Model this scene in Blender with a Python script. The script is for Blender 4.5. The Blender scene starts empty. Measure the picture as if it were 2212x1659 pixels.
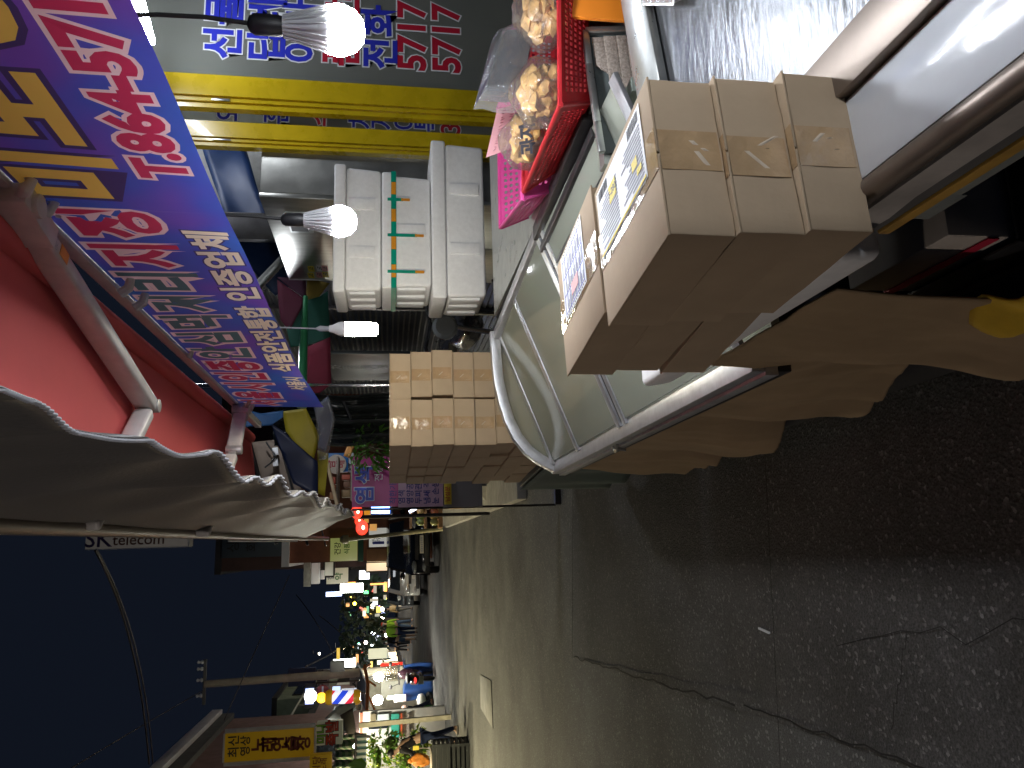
import bpy, bmesh, math, random
from mathutils import Vector as V, Matrix, Quaternion, noise as NZ
R = math.radians
rnd = random.Random(11)
sc = bpy.context.scene
COL = sc.collection

# ------------------------------------------------------------------ camera
CAM_H = 1.55
FPX = 1661.0
PITCH = math.atan(268 / FPX)
YAW = math.atan((829.5 - 472) / math.hypot(FPX, 268))
FW = V((math.sin(YAW) * math.cos(PITCH), math.cos(YAW) * math.cos(PITCH), -math.sin(PITCH)))
RT = V((math.cos(YAW), -math.sin(YAW), 0))
UP = RT.cross(FW)
CP = V((0, 0, CAM_H))
cam = bpy.data.cameras.new('camera')
cam.sensor_fit = 'HORIZONTAL'; cam.sensor_width = 36; cam.lens = 36 * FPX / 2212
cam.clip_start = 0.02; cam.clip_end = 2000
co = bpy.data.objects.new('camera', cam); COL.objects.link(co)
M3 = Matrix((-UP, RT, -FW)).transposed()      # the photographer held the phone sideways: world up is picture left
co.matrix_world = Matrix.Translation(CP) @ M3.to_4x4()
sc.camera = co

# ------------------------------------------------------------------ world, exposure
w = bpy.data.worlds.new('World'); sc.world = w; w.use_nodes = True
bg = w.node_tree.nodes['Background']
bg.inputs[0].default_value = (0.0048, 0.0068, 0.0125, 1); bg.inputs[1].default_value = 1.0
sc.view_settings.view_transform = 'Standard'; sc.view_settings.look = 'None'
sc.view_settings.exposure = 0.0; sc.view_settings.gamma = 1.0
sc.render.engine = 'CYCLES'
cy = sc.cycles
cy.use_denoising = True
try: cy.denoiser = 'OPENIMAGEDENOISE'
except Exception: pass
cy.max_bounces = 8; cy.diffuse_bounces = 3; cy.glossy_bounces = 3; cy.transmission_bounces = 6
cy.transparent_max_bounces = 16
cy.sample_clamp_indirect = 4.0
cy.caustics_reflective = False; cy.caustics_refractive = False
cy.use_light_tree = True

# ------------------------------------------------------------------ measuring: a sight line to a plane of known place
def ray(x, y): return FW + RT * ((1659 - y - 829.5) / FPX) + UP * ((1106 - x) / FPX)
def AX(x, y, X): d = ray(x, y); return CP + d * (X / d.x)
def AY(x, y, Y): d = ray(x, y); return CP + d * (Y / d.y)
def AZ(x, y, Z): d = ray(x, y); return CP + d * ((Z - CAM_H) / d.z)

# ------------------------------------------------------------------ materials
def hx(s):
    s = s.lstrip('#'); out = []
    for i in (0, 2, 4):
        c = int(s[i:i + 2], 16) / 255
        out.append(c / 12.92 if c < .04045 else ((c + .055) / 1.055) ** 2.4)
    return tuple(out)
MATS = {}
def mat(name, c=(.5, .5, .5), r=.6, m=0., v=.12, s=9., b=0., bs=90., sp=.5, e=0., ec=None, tr=0., coat=0., stretch=None, b2=0.):
    if name in MATS: return MATS[name]
    if isinstance(c, str): c = hx(c)
    mt = bpy.data.materials.new(name); mt.use_nodes = True; MATS[name] = mt
    nt = mt.node_tree; N = nt.nodes; L = nt.links
    p = N['Principled BSDF']
    p.inputs['Roughness'].default_value = r; p.inputs['Metallic'].default_value = m
    p.inputs['Specular IOR Level'].default_value = sp
    p.inputs['Coat Weight'].default_value = coat
    tc = N.new('ShaderNodeTexCoord')
    co_ = tc.outputs['Object']
    if stretch:
        mp = N.new('ShaderNodeMapping'); mp.inputs['Scale'].default_value = stretch
        L.new(co_, mp.inputs['Vector']); co_ = mp.outputs['Vector']
    if v > 0:
        n = N.new('ShaderNodeTexNoise'); n.inputs['Scale'].default_value = s
        n.inputs['Detail'].default_value = 6; n.inputs['Roughness'].default_value = .62
        L.new(co_, n.inputs['Vector'])
        mr = N.new('ShaderNodeMapRange'); mr.inputs['From Min'].default_value = .3; mr.inputs['From Max'].default_value = .7
        mr.inputs['To Min'].default_value = 1 - v; mr.inputs['To Max'].default_value = 1 + v
        L.new(n.outputs['Fac'], mr.inputs['Value'])
        mx = N.new('ShaderNodeMix'); mx.data_type = 'RGBA'; mx.blend_type = 'MULTIPLY'; mx.inputs['Factor'].default_value = 1
        mx.inputs['A'].default_value = (*c, 1); L.new(mr.outputs['Result'], mx.inputs['B'])
        L.new(mx.outputs['Result'], p.inputs['Base Color'])
        mr2 = N.new('ShaderNodeMapRange'); mr2.inputs['To Min'].default_value = max(.03, r - v * .6); mr2.inputs['To Max'].default_value = min(1, r + v * .6)
        L.new(n.outputs['Fac'], mr2.inputs['Value']); L.new(mr2.outputs['Result'], p.inputs['Roughness'])
    else:
        p.inputs['Base Color'].default_value = (*c, 1)
    if b > 0:
        n2 = N.new('ShaderNodeTexNoise'); n2.inputs['Scale'].default_value = bs; n2.inputs['Detail'].default_value = 5
        L.new(co_, n2.inputs['Vector'])
        bp = N.new('ShaderNodeBump'); bp.inputs['Strength'].default_value = b; bp.inputs['Distance'].default_value = .01 if b2 == 0 else b2
        L.new(n2.outputs['Fac'], bp.inputs['Height']); L.new(bp.outputs['Normal'], p.inputs['Normal'])
    if e > 0:
        p.inputs['Emission Color'].default_value = (*(hx(ec) if isinstance(ec, str) else (ec or c)), 1)
        p.inputs['Emission Strength'].default_value = e
    if tr > 0:
        t = N.new('ShaderNodeBsdfTranslucent'); t.inputs['Color'].default_value = (*c, 1)
        ms = N.new('ShaderNodeMixShader'); ms.inputs[0].default_value = tr
        L.new(p.outputs[0], ms.inputs[1]); L.new(t.outputs[0], ms.inputs[2]); L.new(ms.outputs[0], N['Material Output'].inputs[0])
    return mt

def thin(name, tint=(.96, .98, .97), refl=.5, rough=.03, fog=0., fogc=(.5, .5, .5), b=0., bs=40.):
    """thin clear sheet: lets light straight through, with a fresnel gloss and an optional pale haze"""
    if name in MATS: return MATS[name]
    mt = bpy.data.materials.new(name); mt.use_nodes = True; MATS[name] = mt
    nt = mt.node_tree; N = nt.nodes; L = nt.links
    N.remove(N['Principled BSDF'])
    t = N.new('ShaderNodeBsdfTransparent'); t.inputs[0].default_value = (*tint, 1)
    g = N.new('ShaderNodeBsdfGlossy'); g.inputs['Roughness'].default_value = rough
    f = N.new('ShaderNodeFresnel'); f.inputs[0].default_value = 1.5
    mu = N.new('ShaderNodeMath'); mu.operation = 'MULTIPLY'; mu.inputs[1].default_value = refl * 2; mu.use_clamp = True
    L.new(f.outputs[0], mu.inputs[0])
    if b > 0:
        tc = N.new('ShaderNodeTexCoord'); n2 = N.new('ShaderNodeTexNoise'); n2.inputs['Scale'].default_value = bs; n2.inputs['Detail'].default_value = 4
        n2.inputs['Distortion'].default_value = 1.5
        L.new(tc.outputs['Object'], n2.inputs['Vector'])
        bp = N.new('ShaderNodeBump'); bp.inputs['Strength'].default_value = b; bp.inputs['Distance'].default_value = .02
        L.new(n2.outputs['Fac'], bp.inputs['Height']); L.new(bp.outputs[0], g.inputs['Normal']); L.new(bp.outputs[0], f.inputs['Normal'])
    a = t.outputs[0]
    if fog > 0:
        d = N.new('ShaderNodeBsdfDiffuse'); d.inputs[0].default_value = (*fogc, 1)
        d2 = N.new('ShaderNodeBsdfTranslucent'); d2.inputs[0].default_value = (*fogc, 1)
        a1 = N.new('ShaderNodeMixShader'); L.new(d.outputs[0], a1.inputs[1]); L.new(d2.outputs[0], a1.inputs[2])
        m1 = N.new('ShaderNodeMixShader'); m1.inputs[0].default_value = fog
        L.new(t.outputs[0], m1.inputs[1]); L.new(a1.outputs[0], m1.inputs[2]); a = m1.outputs[0]
    m2 = N.new('ShaderNodeMixShader'); L.new(mu.outputs[0], m2.inputs[0]); L.new(a, m2.inputs[1]); L.new(g.outputs[0], m2.inputs[2])
    L.new(m2.outputs[0], N['Material Output'].inputs[0])
    return mt

def glow(name, c, e):
    """a lamp, a lit sign, a lit window or an added glow"""
    return mat(name, (.8, .8, .8), r=.5, v=0, e=e, ec=c)

# ------------------------------------------------------------------ objects
MW = {}
def tag(o, label=None, cat=None, group=None, kind=None):
    if label: o['label'] = label
    if cat: o['category'] = cat
    if group: o['group'] = group
    if kind: o['kind'] = kind
    return o
def thing(name, label, cat, loc=(0, 0, 0), rz=0., group=None):
    o = bpy.data.objects.new(name, None); COL.objects.link(o)
    o.empty_display_size = .05
    o.location = loc; o.rotation_euler = (0, 0, rz)
    MW[o.name] = Matrix.Translation(V(loc)) @ Matrix.Rotation(rz, 4, 'Z')
    return tag(o, label, cat, group)
def link(name, me, parent=None):
    o = bpy.data.objects.new(name, me); COL.objects.link(o)
    if parent is not None:
        o.parent = parent; MW[o.name] = MW[parent.name].copy()
    else: MW[o.name] = Matrix.Identity(4)
    return o
def dup(root, loc=None, rz=None, label=None, group=None):
    r = root.copy(); COL.objects.link(r)
    if loc is not None: r.location = loc
    if rz is not None: r.rotation_euler = (0, 0, rz)
    if label: r['label'] = label
    if group: r['group'] = group
    for ch in list(root.children):
        c = ch.copy(); COL.objects.link(c); c.parent = r
        for g in list(ch.children):
            d = g.copy(); COL.objects.link(d); d.parent = c
    return r

class MB:
    """collects shapes in world coordinates and links them as ONE mesh object"""
    def __init__(s): s.v = []; s.f = []
    def add(s, vs, fs):
        k = len(s.v); s.v += [V(p) for p in vs]; s.f += [tuple(i + k for i in f) for f in fs]; return s
    def hexa(s, p):
        return s.add(p, [(0, 3, 2, 1), (4, 5, 6, 7), (0, 1, 5, 4), (1, 2, 6, 5), (2, 3, 7, 6), (3, 0, 4, 7)])
    def box(s, x0, x1, y0, y1, z0, z1, M=None):
        p = [V((x0, y0, z0)), V((x1, y0, z0)), V((x1, y1, z0)), V((x0, y1, z0)), V((x0, y0, z1)), V((x1, y0, z1)), V((x1, y1, z1)), V((x0, y1, z1))]
        if M: p = [M @ q for q in p]
        return s.hexa(p)
    def slab(s, a, b, c, d, n):
        """a quad given thickness along the vector n"""
        n = V(n); q = [V(a), V(b), V(c), V(d)]
        return s.hexa(q + [p + n for p in q])
    def poly(s, pts, n=None):
        if n is None: return s.add(pts, [tuple(range(len(pts)))])
        k = len(pts); n = V(n); q = [V(p) for p in pts]
        return s.add(q + [p + n for p in q], [tuple(range(k))[::-1], tuple(range(k, 2 * k))] + [(i, (i + 1) % k, k + (i + 1) % k, k + i) for i in range(k)])
    def bar(s, a, b, w, h, up=(0, 0, 1)):
        a = V(a); b = V(b); d = (b - a).normalized(); u = V(up); r_ = d.cross(u)
        if r_.length < 1e-4: r_ = d.cross(V((1, 0, 0)))
        r_.normalize(); u = r_.cross(d)
        r_ = r_ * (w / 2); u = u * (h / 2)
        return s.hexa([a - r_ - u, a + r_ - u, b + r_ - u, b - r_ - u, a - r_ + u, a + r_ + u, b + r_ + u, b - r_ + u])
    def tube(s, pts, r, n=8, closed=False):
        pts = [V(p) for p in pts]; m = len(pts); rr = r if isinstance(r, (list, tuple)) else [r] * m
        k = len(s.v); ref = None
        for i, p in enumerate(pts):
            if closed: d = pts[(i + 1) % m] - pts[i - 1]
            else: d = pts[min(i + 1, m - 1)] - pts[max(i - 1, 0)]
            d.normalize()
            if ref is None: ref = V((0, 0, 1)) if abs(d.z) < .9 else V((1, 0, 0))
            ref = ref - d * ref.dot(d)
            if ref.length < 1e-5: ref = d.orthogonal()
            ref.normalize(); b_ = d.cross(ref)
            for j in range(n):
                a = 2 * math.pi * j / n; s.v.append(p + (ref * math.cos(a) + b_ * math.sin(a)) * rr[i])
        for i in range(m if closed else m - 1):
            i2 = (i + 1) % m
            for j in range(n): s.f.append((k + i * n + j, k + i * n + (j + 1) % n, k + i2 * n + (j + 1) % n, k + i2 * n + j))
        if not closed:
            s.f.append(tuple(k + j for j in range(n))[::-1]); s.f.append(tuple(k + (m - 1) * n + j for j in range(n)))
        return s
    def lathe(s, prof, c, n=20, M=None, caps=True):
        """prof: (radius, height) pairs turned about the vertical through c"""
        k = len(s.v); c = V(c)
        for (r, z) in prof:
            for j in range(n):
                a = 2 * math.pi * j / n; p = V((r * math.cos(a), r * math.sin(a), z))
                if M: p = M @ p
                s.v.append(c + p)
        for i in range(len(prof) - 1):
            for j in range(n): s.f.append((k + i * n + j, k + i * n + (j + 1) % n, k + (i + 1) * n + (j + 1) % n, k + (i + 1) * n + j))
        if caps and prof[0][0] > 1e-4: s.f.append(tuple(k + j for j in range(n))[::-1])
        if caps and prof[-1][0] > 1e-4: s.f.append(tuple(k + (len(prof) - 1) * n + j for j in range(n)))
        return s
    def grid(s, fn, nu, nv):
        k = len(s.v)
        for i in range(nu + 1):
            for j in range(nv + 1): s.v.append(V(fn(i / nu, j / nv)))
        for i in range(nu):
            for j in range(nv):
                a = k + i * (nv + 1) + j; s.f.append((a, a + nv + 1, a + nv + 2, a + 1))
        return s
    def lump(s, c, r, amp=.25, freq=3., n=2, seed=0):
        bm = bmesh.new(); bmesh.ops.create_icosphere(bm, subdivisions=n, radius=1)
        c = V(c); r = V(r) if not isinstance(r, (int, float)) else V((r, r, r)); k = len(s.v)
        for q in bm.verts:
            f = 1 + amp * NZ.noise(q.co * freq + V((seed * 7.3, seed * 3.1, 0)))
            s.v.append(c + V((q.co.x * r.x, q.co.y * r.y, q.co.z * r.z)) * f)
        for f in bm.faces: s.f.append(tuple(k + q.index for q in f.verts))
        bm.free(); return s
    def build(s, name, m, parent=None, smooth=False, bev=0., sol=0., seg=2):
        me = bpy.data.meshes.new(name)
        vs = s.v
        if parent is not None:
            inv = MW[parent.name].inverted(); vs = [inv @ p for p in vs]
        me.from_pydata([tuple(p) for p in vs], [], s.f); me.update()
        me.materials.append(m)
        bm = bmesh.new(); bm.from_mesh(me)
        if bev > 0:
            ed = [e for e in bm.edges if len(e.link_faces) == 2 and e.calc_face_angle(0) > .5]
            bmesh.ops.bevel(bm, geom=ed, offset=bev, segments=seg, profile=.5, affect='EDGES', clamp_overlap=True)
        if sol == 0: bmesh.ops.recalc_face_normals(bm, faces=bm.faces)
        bm.to_mesh(me); bm.free()
        if smooth or bev > 0:
            for p in me.polygons: p.use_smooth = True
            try: me.set_sharp_from_angle(angle=R(38))
            except Exception: pass
        o = link(name, me, parent)
        if sol > 0:
            so = o.modifiers.new('solid', 'SOLIDIFY'); so.thickness = sol; so.offset = 0
        return o

def text(s, m, parent, o, right, up, size, off=0., ext=0., name='lettering', ax='CENTER', ay='CENTER', sx=1., fn=None, space=1., lsp=1.):
    cu = bpy.data.curves.new('t', 'FONT'); cu.body = s; cu.resolution_u = 3
    cu.align_x = ax; cu.align_y = ay; cu.offset = off; cu.extrude = ext / size if ext else 0; cu.space_character = space; cu.space_line = lsp
    ob = bpy.data.objects.new('t', cu); COL.objects.link(ob)
    me = bpy.data.meshes.new_from_object(ob)
    bpy.data.objects.remove(ob); bpy.data.curves.remove(cu)
    o = V(o); right = V(right).normalized(); up = V(up).normalized(); n = right.cross(up)
    inv = MW[parent.name].inverted() if parent is not None else Matrix.Identity(4)
    for q in me.vertices:
        p = o + right * (q.co.x * size * sx) + up * (q.co.y * size) + n * (q.co.z * size)
        if fn: p = fn(p)
        q.co = inv @ p
    me.name = name; me.materials.clear(); me.materials.append(m)
    return link(name, me, parent)

def outlined(s, mi, mo, parent, o, right, up, size, o1=.02, o2=.06, gap=.003, **k):
    n = V(right).cross(V(up)).normalized(); name = k.pop('name', 'lettering')
    text(s, mo, parent, V(o) + n * gap, right, up, size, off=o2, name='letter_outline', **k)
    return text(s, mi, parent, V(o) + n * gap * 2, right, up, size, off=o1, name=name, **k)

def leaf_mesh(mb, c, n, rad, ln, wd, seed=0, droop=.4):
    q = random.Random(seed); c = V(c)
    for _ in range(n):
        d = V((q.uniform(-1, 1), q.uniform(-1, 1), q.uniform(-.8, 1)))
        if d.length > 1: d.normalize()
        b = c + V((d.x * rad[0], d.y * rad[1], d.z * rad[2]))
        t = (d + V((q.uniform(-.6, .6), q.uniform(-.6, .6), q.uniform(-.3, .9)))).normalized()
        sd = t.cross(V((q.uniform(-1, 1), q.uniform(-1, 1), q.uniform(-1, 1)))).normalized()
        l = ln * q.uniform(.6, 1.2); w_ = wd * q.uniform(.7, 1.2)
        e = b + t * l + V((0, 0, -droop * l)); mid = b + t * l * .5
        mb.add([b, mid + sd * w_ / 2, e, mid - sd * w_ / 2], [(0, 1, 2, 3)])
    return mb
# ------------------------------------------------------------------ the materials of the place
def asphalt(name, base, seed):
    mt = bpy.data.materials.new(name); mt.use_nodes = True; nt = mt.node_tree; N = nt.nodes; L = nt.links
    p = N['Principled BSDF']; tc = N.new('ShaderNodeTexCoord')
    def nz(sc_, det=4, off=0):
        mp = N.new('ShaderNodeMapping'); mp.inputs['Location'].default_value = (seed + off, seed, 0); L.new(tc.outputs['Object'], mp.inputs['Vector'])
        n = N.new('ShaderNodeTexNoise'); n.inputs['Scale'].default_value = sc_; n.inputs['Detail'].default_value = det; n.inputs['Roughness'].default_value = .65
        L.new(mp.outputs[0], n.inputs['Vector']); return n
    big = nz(.9, 5); fine = nz(160, 5, 3); vo = N.new('ShaderNodeTexVoronoi'); vo.inputs['Scale'].default_value = 95
    L.new(tc.outputs['Object'], vo.inputs['Vector'])
    r1 = N.new('ShaderNodeMapRange'); r1.inputs['From Min'].default_value = .3; r1.inputs['From Max'].default_value = .7; r1.inputs['To Min'].default_value = .6; r1.inputs['To Max'].default_value = 1.45
    L.new(big.outputs['Fac'], r1.inputs['Value'])
    r2 = N.new('ShaderNodeMapRange'); r2.inputs['From Min'].default_value = .35; r2.inputs['From Max'].default_value = .72; r2.inputs['To Min'].default_value = .55; r2.inputs['To Max'].default_value = 1.7
    L.new(fine.outputs['Fac'], r2.inputs['Value'])
    r3 = N.new('ShaderNodeMapRange'); r3.inputs['From Min'].default_value = .75; r3.inputs['From Max'].default_value = 1.0; r3.inputs['To Min'].default_value = 0; r3.inputs['To Max'].default_value = 2.4
    L.new(vo.outputs['Color'], r3.inputs['Value'])
    m1 = N.new('ShaderNodeMath'); m1.operation = 'MULTIPLY'; L.new(r1.outputs[0], m1.inputs[0]); L.new(r2.outputs[0], m1.inputs[1])
    m2 = N.new('ShaderNodeMath'); m2.operation = 'ADD'; L.new(m1.outputs[0], m2.inputs[0]); L.new(r3.outputs[0], m2.inputs[1])
    vm = N.new('ShaderNodeVectorMath'); vm.operation = 'SCALE'; vm.inputs[0].default_value = base; L.new(m2.outputs[0], vm.inputs['Scale'])
    L.new(vm.outputs[0], p.inputs['Base Color']); p.inputs['Roughness'].default_value = .82; p.inputs['Specular IOR Level'].default_value = .35
    ad = N.new('ShaderNodeMath'); ad.operation = 'ADD'; L.new(fine.outputs['Fac'], ad.inputs[0]); L.new(vo.outputs['Distance'], ad.inputs[1])
    bp = N.new('ShaderNodeBump'); bp.inputs['Strength'].default_value = .65; bp.inputs['Distance'].default_value = .006
    L.new(ad.outputs[0], bp.inputs['Height']); L.new(bp.outputs[0], p.inputs['Normal'])
    return mt
ASPH = asphalt('asphalt', (.090, .090, .090), 0.)
ASPH2 = asphalt('asphalt_patch', (.066, .064, .064), 31.)
TAR = mat('tar_seam', (.030, .029, .028), r=.95, sp=.1, v=.3, s=30)
CONC = mat('concrete', (.30, .29, .27), r=.85, v=.25, s=5, b=.3, bs=60)
STEEL = mat('stainless_steel', (.58, .60, .58), r=.30, m=.9, v=.16, s=14, b=.05, bs=25)
TRAYST = mat('tray_steel', (.20, .208, .22), r=.22, m=.85, v=.22, s=11, b=.09, bs=22, stretch=(1, 3, 1))
WPAN = mat('white_laminate', (.60, .63, .67), r=.12, v=.05, s=9, b=.03, bs=60, coat=.4)
ALU = mat('aluminium', (.60, .61, .63), r=.42, m=.85, v=.12, s=30)
DKST = mat('dark_metal', (.035, .033, .034), r=.38, m=.4, v=.25, s=15)
BRONZE = mat('brushed_trim', (.24, .20, .17), r=.46, m=.75, v=.15, s=12)
BLACK = mat('black_plastic', (.012, .012, .014), r=.5, v=.2)
DARKB = mat('dark_board', (.022, .021, .024), r=.8, v=.3, s=6)
OFFW = mat('dirty_white_paint', (.46, .43, .40), r=.6, v=.35, s=7, b=.2, bs=20)
YELB = mat('yellow_board', (.52, .30, .05), r=.6, v=.35, s=9)
GREYB = mat('grey_board', (.22, .24, .23), r=.6, v=.25, s=9)
WOODG = mat('weathered_wood', (.38, .32, .27), r=.8, v=.45, s=6, b=.3, bs=30, stretch=(26, 1, 26))
CARD = mat('cardboard', (.44, .335, .225), r=.82, v=.09, s=7, b=.10, bs=140, sp=.25, b2=.002)
CARDE = mat('cardboard_edge', (.52, .38, .23), r=.9, v=.15, s=120)
TAPE = mat('packing_tape', (.435, .295, .16), r=.15, v=.16, s=16, b=.5, bs=26, sp=.9, coat=.6)
CLTAPE = thin('clear_tape', (.93, .9, .85), refl=.9, rough=.12, b=.5, bs=30)
PAPER = mat('white_paper', (.78, .80, .84), r=.5, v=.05, s=12)
INK = mat('black_ink', (.03, .03, .04), r=.6, v=0)
GINK = mat('grey_ink', (.32, .33, .38), r=.6, v=.2, s=60)
BINK = mat('blue_ink', (.10, .13, .55), r=.6, v=0)
YINK = mat('yellow_ink', (.78, .62, .06), r=.6, v=0)
PINKP = mat('pink_ink', (.75, .38, .38), r=.6, v=0)
SKIRT = mat('tan_fabric', (.36, .26, .155), r=.9, v=.14, s=5, b=.25, bs=220, sp=.15, b2=.002)
YCLOTH = mat('yellow_cloth', (.62, .40, .03), r=.9, v=.2, s=9)
FOAM = mat('styrofoam', (.89, .89, .885), r=.7, v=.05, s=40, b=.25, bs=160, sp=.3, b2=.002)
GREENT = mat('green_tape', (.0, .30, .20), r=.3, v=.1)
ORANT = mat('orange_tape', (.75, .30, .02), r=.3, v=.1)
REDPL = mat('red_plastic', (.62, .035, .045), r=.32, v=.08, s=8, tr=.25)
PINKPL = mat('pink_plastic', (.80, .10, .38), r=.32, v=.06, s=8, tr=.2)
GLASS = thin('hazed_glass', (.93, .96, .94), refl=.28, rough=.03, fog=.40, fogc=(.74, .77, .66))  # greenish dust haze raised to stand in for the lit case inside
BAGF = thin('clear_film', (.98, .98, .98), refl=.32, rough=.14, fog=.10, fogc=(.85, .85, .85), b=.5, bs=22)
PACKF = thin('pack_film', (.98, .98, .98), refl=.9, rough=.16, fog=.30, fogc=(.8, .82, .85), b=.6, bs=16)  # pale haze in the film stands in for white highlights
SNACK = mat('fried_snack', (.62, .36, .12), r=.55, v=.4, s=22, b=.7, bs=60)
SNACK2 = mat('pale_snack', (.60, .35, .11), r=.6, v=.3, s=22, b=.6, bs=60)
SEAWEED = mat('dark_laver', (.018, .017, .02), r=.5, v=.4, s=18, b=.3, bs=40)
ORANGE = mat('orange_plastic', (.85, .25, .02), r=.45, v=.05)
YELF = mat('yellow_frame_paint', (.62, .44, .01), r=.28, v=.12, s=6, coat=.2)

# ------------------------------------------------------------------ ground
mb = MB(); mb.box(-70, 70, -25, 170, -.2, 0)
tag(mb.build('road', ASPH), kind='structure')
mb = MB(); mb.poly([(3.0, 6.0, .0025), (.43, 6.37, .0025), (-.94, 6.66, .0025), (-.75, 3.4, .0025), (-.62, 1.0, .0025), (-.5, -6, .0025), (3, -6, .0025)])
tag(mb.build('road_patch', ASPH2), kind='structure')
def strip(mb, pts, w, z=.004):
    for a, b in zip(pts, pts[1:]):
        a = V((*a, z)); b = V((*b, z)); s_ = (b - a).cross(V((0, 0, 1))).normalized() * w / 2
        q = (b - a).normalized() * w * .3
        mb.poly([a - s_ - q, a + s_ - q, b + s_ + q, b - s_ + q], (0, 0, .0008)); z += .0011
def wob(a, b, n, amp, seed):
    q = random.Random(seed); return [(a[0] + (b[0] - a[0]) * i / n + (q.uniform(-amp, amp) if 0 < i < n else 0), a[1] + (b[1] - a[1]) * i / n) for i in range(n + 1)]
mb = MB(); strip(mb, wob((.6, 6.35), (-.94, 6.66), 12, .008, 1), .012); strip(mb, wob((-.94, 6.66), (-.72, 3.4), 40, .012, 2), .009); strip(mb, wob((-.72, 3.4), (-.62, .9), 30, .010, 3), .006)
tag(mb.build('road_seam', TAR), kind='structure')
mb = MB()
strip(mb, wob((-.38, 2.6), (-.2, 1.5), 12, .03, 5), .0025); strip(mb, wob((-.6, 2.35), (-.3, 2.2), 9, .02, 8), .002)
strip(mb, wob((.36, 2.98), (-.9, 3.05), 30, .012, 9), .0025)
tag(mb.build('road_crack', TAR), kind='structure')
mb = MB(); mb.box(.5, 30, 8.6, 20, 0, .12); mb.box(1.35, 30, 20.002, 27.5, 0, .12)
tag(mb.build('pavement', CONC, bev=.02), kind='structure')
pt = [AZ(1038, 1457, 0), AZ(1040, 1530, 0), AZ(1066, 1574, 0), AZ(1062, 1470, 0)]
mb = MB(); mb.poly([V((p.x, p.y, .004)) for p in pt], (0, 0, .009))
t = mb.build('drain_cover', mat('worn_steel_plate', (.17, .17, .165), r=.7, m=.1, v=.45, s=5, b=.4, bs=12), bev=.003)
tag(t, 'pale worn steel cover plate lying flat in the middle of the road', 'cover plate')
mb = MB()
c = AZ(1655, 1365, 0); mb.bar(V((c.x, c.y - .04, .006)), V((c.x + .01, c.y + .05, .006)), .008, .008)
tag(mb.build('cigarette_butt', PAPER), 'small white cigarette butt on the dark asphalt', 'litter')

# ------------------------------------------------------------------ the stall counter
T = thing('stall_counter', 'stainless steel stall counter with white front panel and raised bumper edge', 'counter', (1.1, .5, 0))
mb = MB(); mb.box(.62, 1.95, -.6, 1.30, 0, 1.03); mb.box(.62, 1.04, 1.30, 1.48, 0, .85); mb.box(1.08, 1.95, 1.302, 1.72, 0, .85); mb.box(1.08, 1.95, 1.722, 3.55, 0, 1.03); mb.box(.40, .62, -.6, 1.48, .90, 1.028); mb.box(.395, .618, .88, 1.3, .575, .595)
mb.build('counter_body', DARKB, T)
mb = MB(); mb.box(.545, 1.05, -.6, 1.30, 1.032, 1.042)
mb.build('serving_tray', TRAYST, T)
mb = MB(); mb.box(1.052, 1.95, -.6, 1.30, 1.0325, 1.0425); mb.box(1.075, 1.95, 1.70, 2.3, 1.0325, 1.0425); mb.box(1.09, 1.95, 2.302, 3.54, 1.0315, 1.0415)
mb.build('steel_top', STEEL, T)
mb = MB(); mb.box(.374, .474, -.6, .86, 1.034, 1.0455)
mb.build('front_panel', WPAN, T, bev=.002)
mb = MB(); mb.box(.476, .542, -.6, .95, 1.034, 1.057)
mb.build('ridge', BRONZE, T, bev=.002)
mb = MB(); mb.tube([(.363, -.6, 1.036), (.363, .742, 1.036)], .0135, 14)
mb.build('bumper', BRONZE, T, smooth=True)
def jag(y0, y1, z0, z1, x, n, amp, seed):
    q = random.Random(seed); top = []; bot = []
    for i in range(n + 1):
        y = y0 + (y1 - y0) * i / n; bot.append(V((x, y, z0 + q.uniform(-amp, amp)))); top.append(V((x, y, z1)))
    return top + bot[::-1]
mb = MB(); mb.poly(jag(-.6, .80, .985, 1.021, .353, 26, .004, 4), (.012, 0, 0)); mb.build('front_board', OFFW, T)
mb = MB(); mb.box(.360, .374, -.6, .83, .960, .986); mb.build('front_rail', mat('grey_rubber', (.10, .10, .10), r=.6, v=.3, s=10), T, bev=.002)
mb = MB(); mb.box(.357, .371, -.6, .80, .944, .9595); mb.build('yellow_strip', YELB, T, bev=.002)
mb = MB(); mb.box(.361, .376, -.6, .70, .925, .943); mb.box(.362, .372, .70, .765, .915, .9425); mb.build('lower_strip', GREYB, T, bev=.002)
# rim between the trays, turned a little
Mr = Matrix.Translation((.80, 1.192, 0)) @ Matrix.Rotation(R(12), 4, 'Z')
mb = MB(); mb.box(0, .9, 0, .112, 1.0435, 1.062, Mr); mb.build('tray_rim', STEEL, T, bev=.004)
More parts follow.
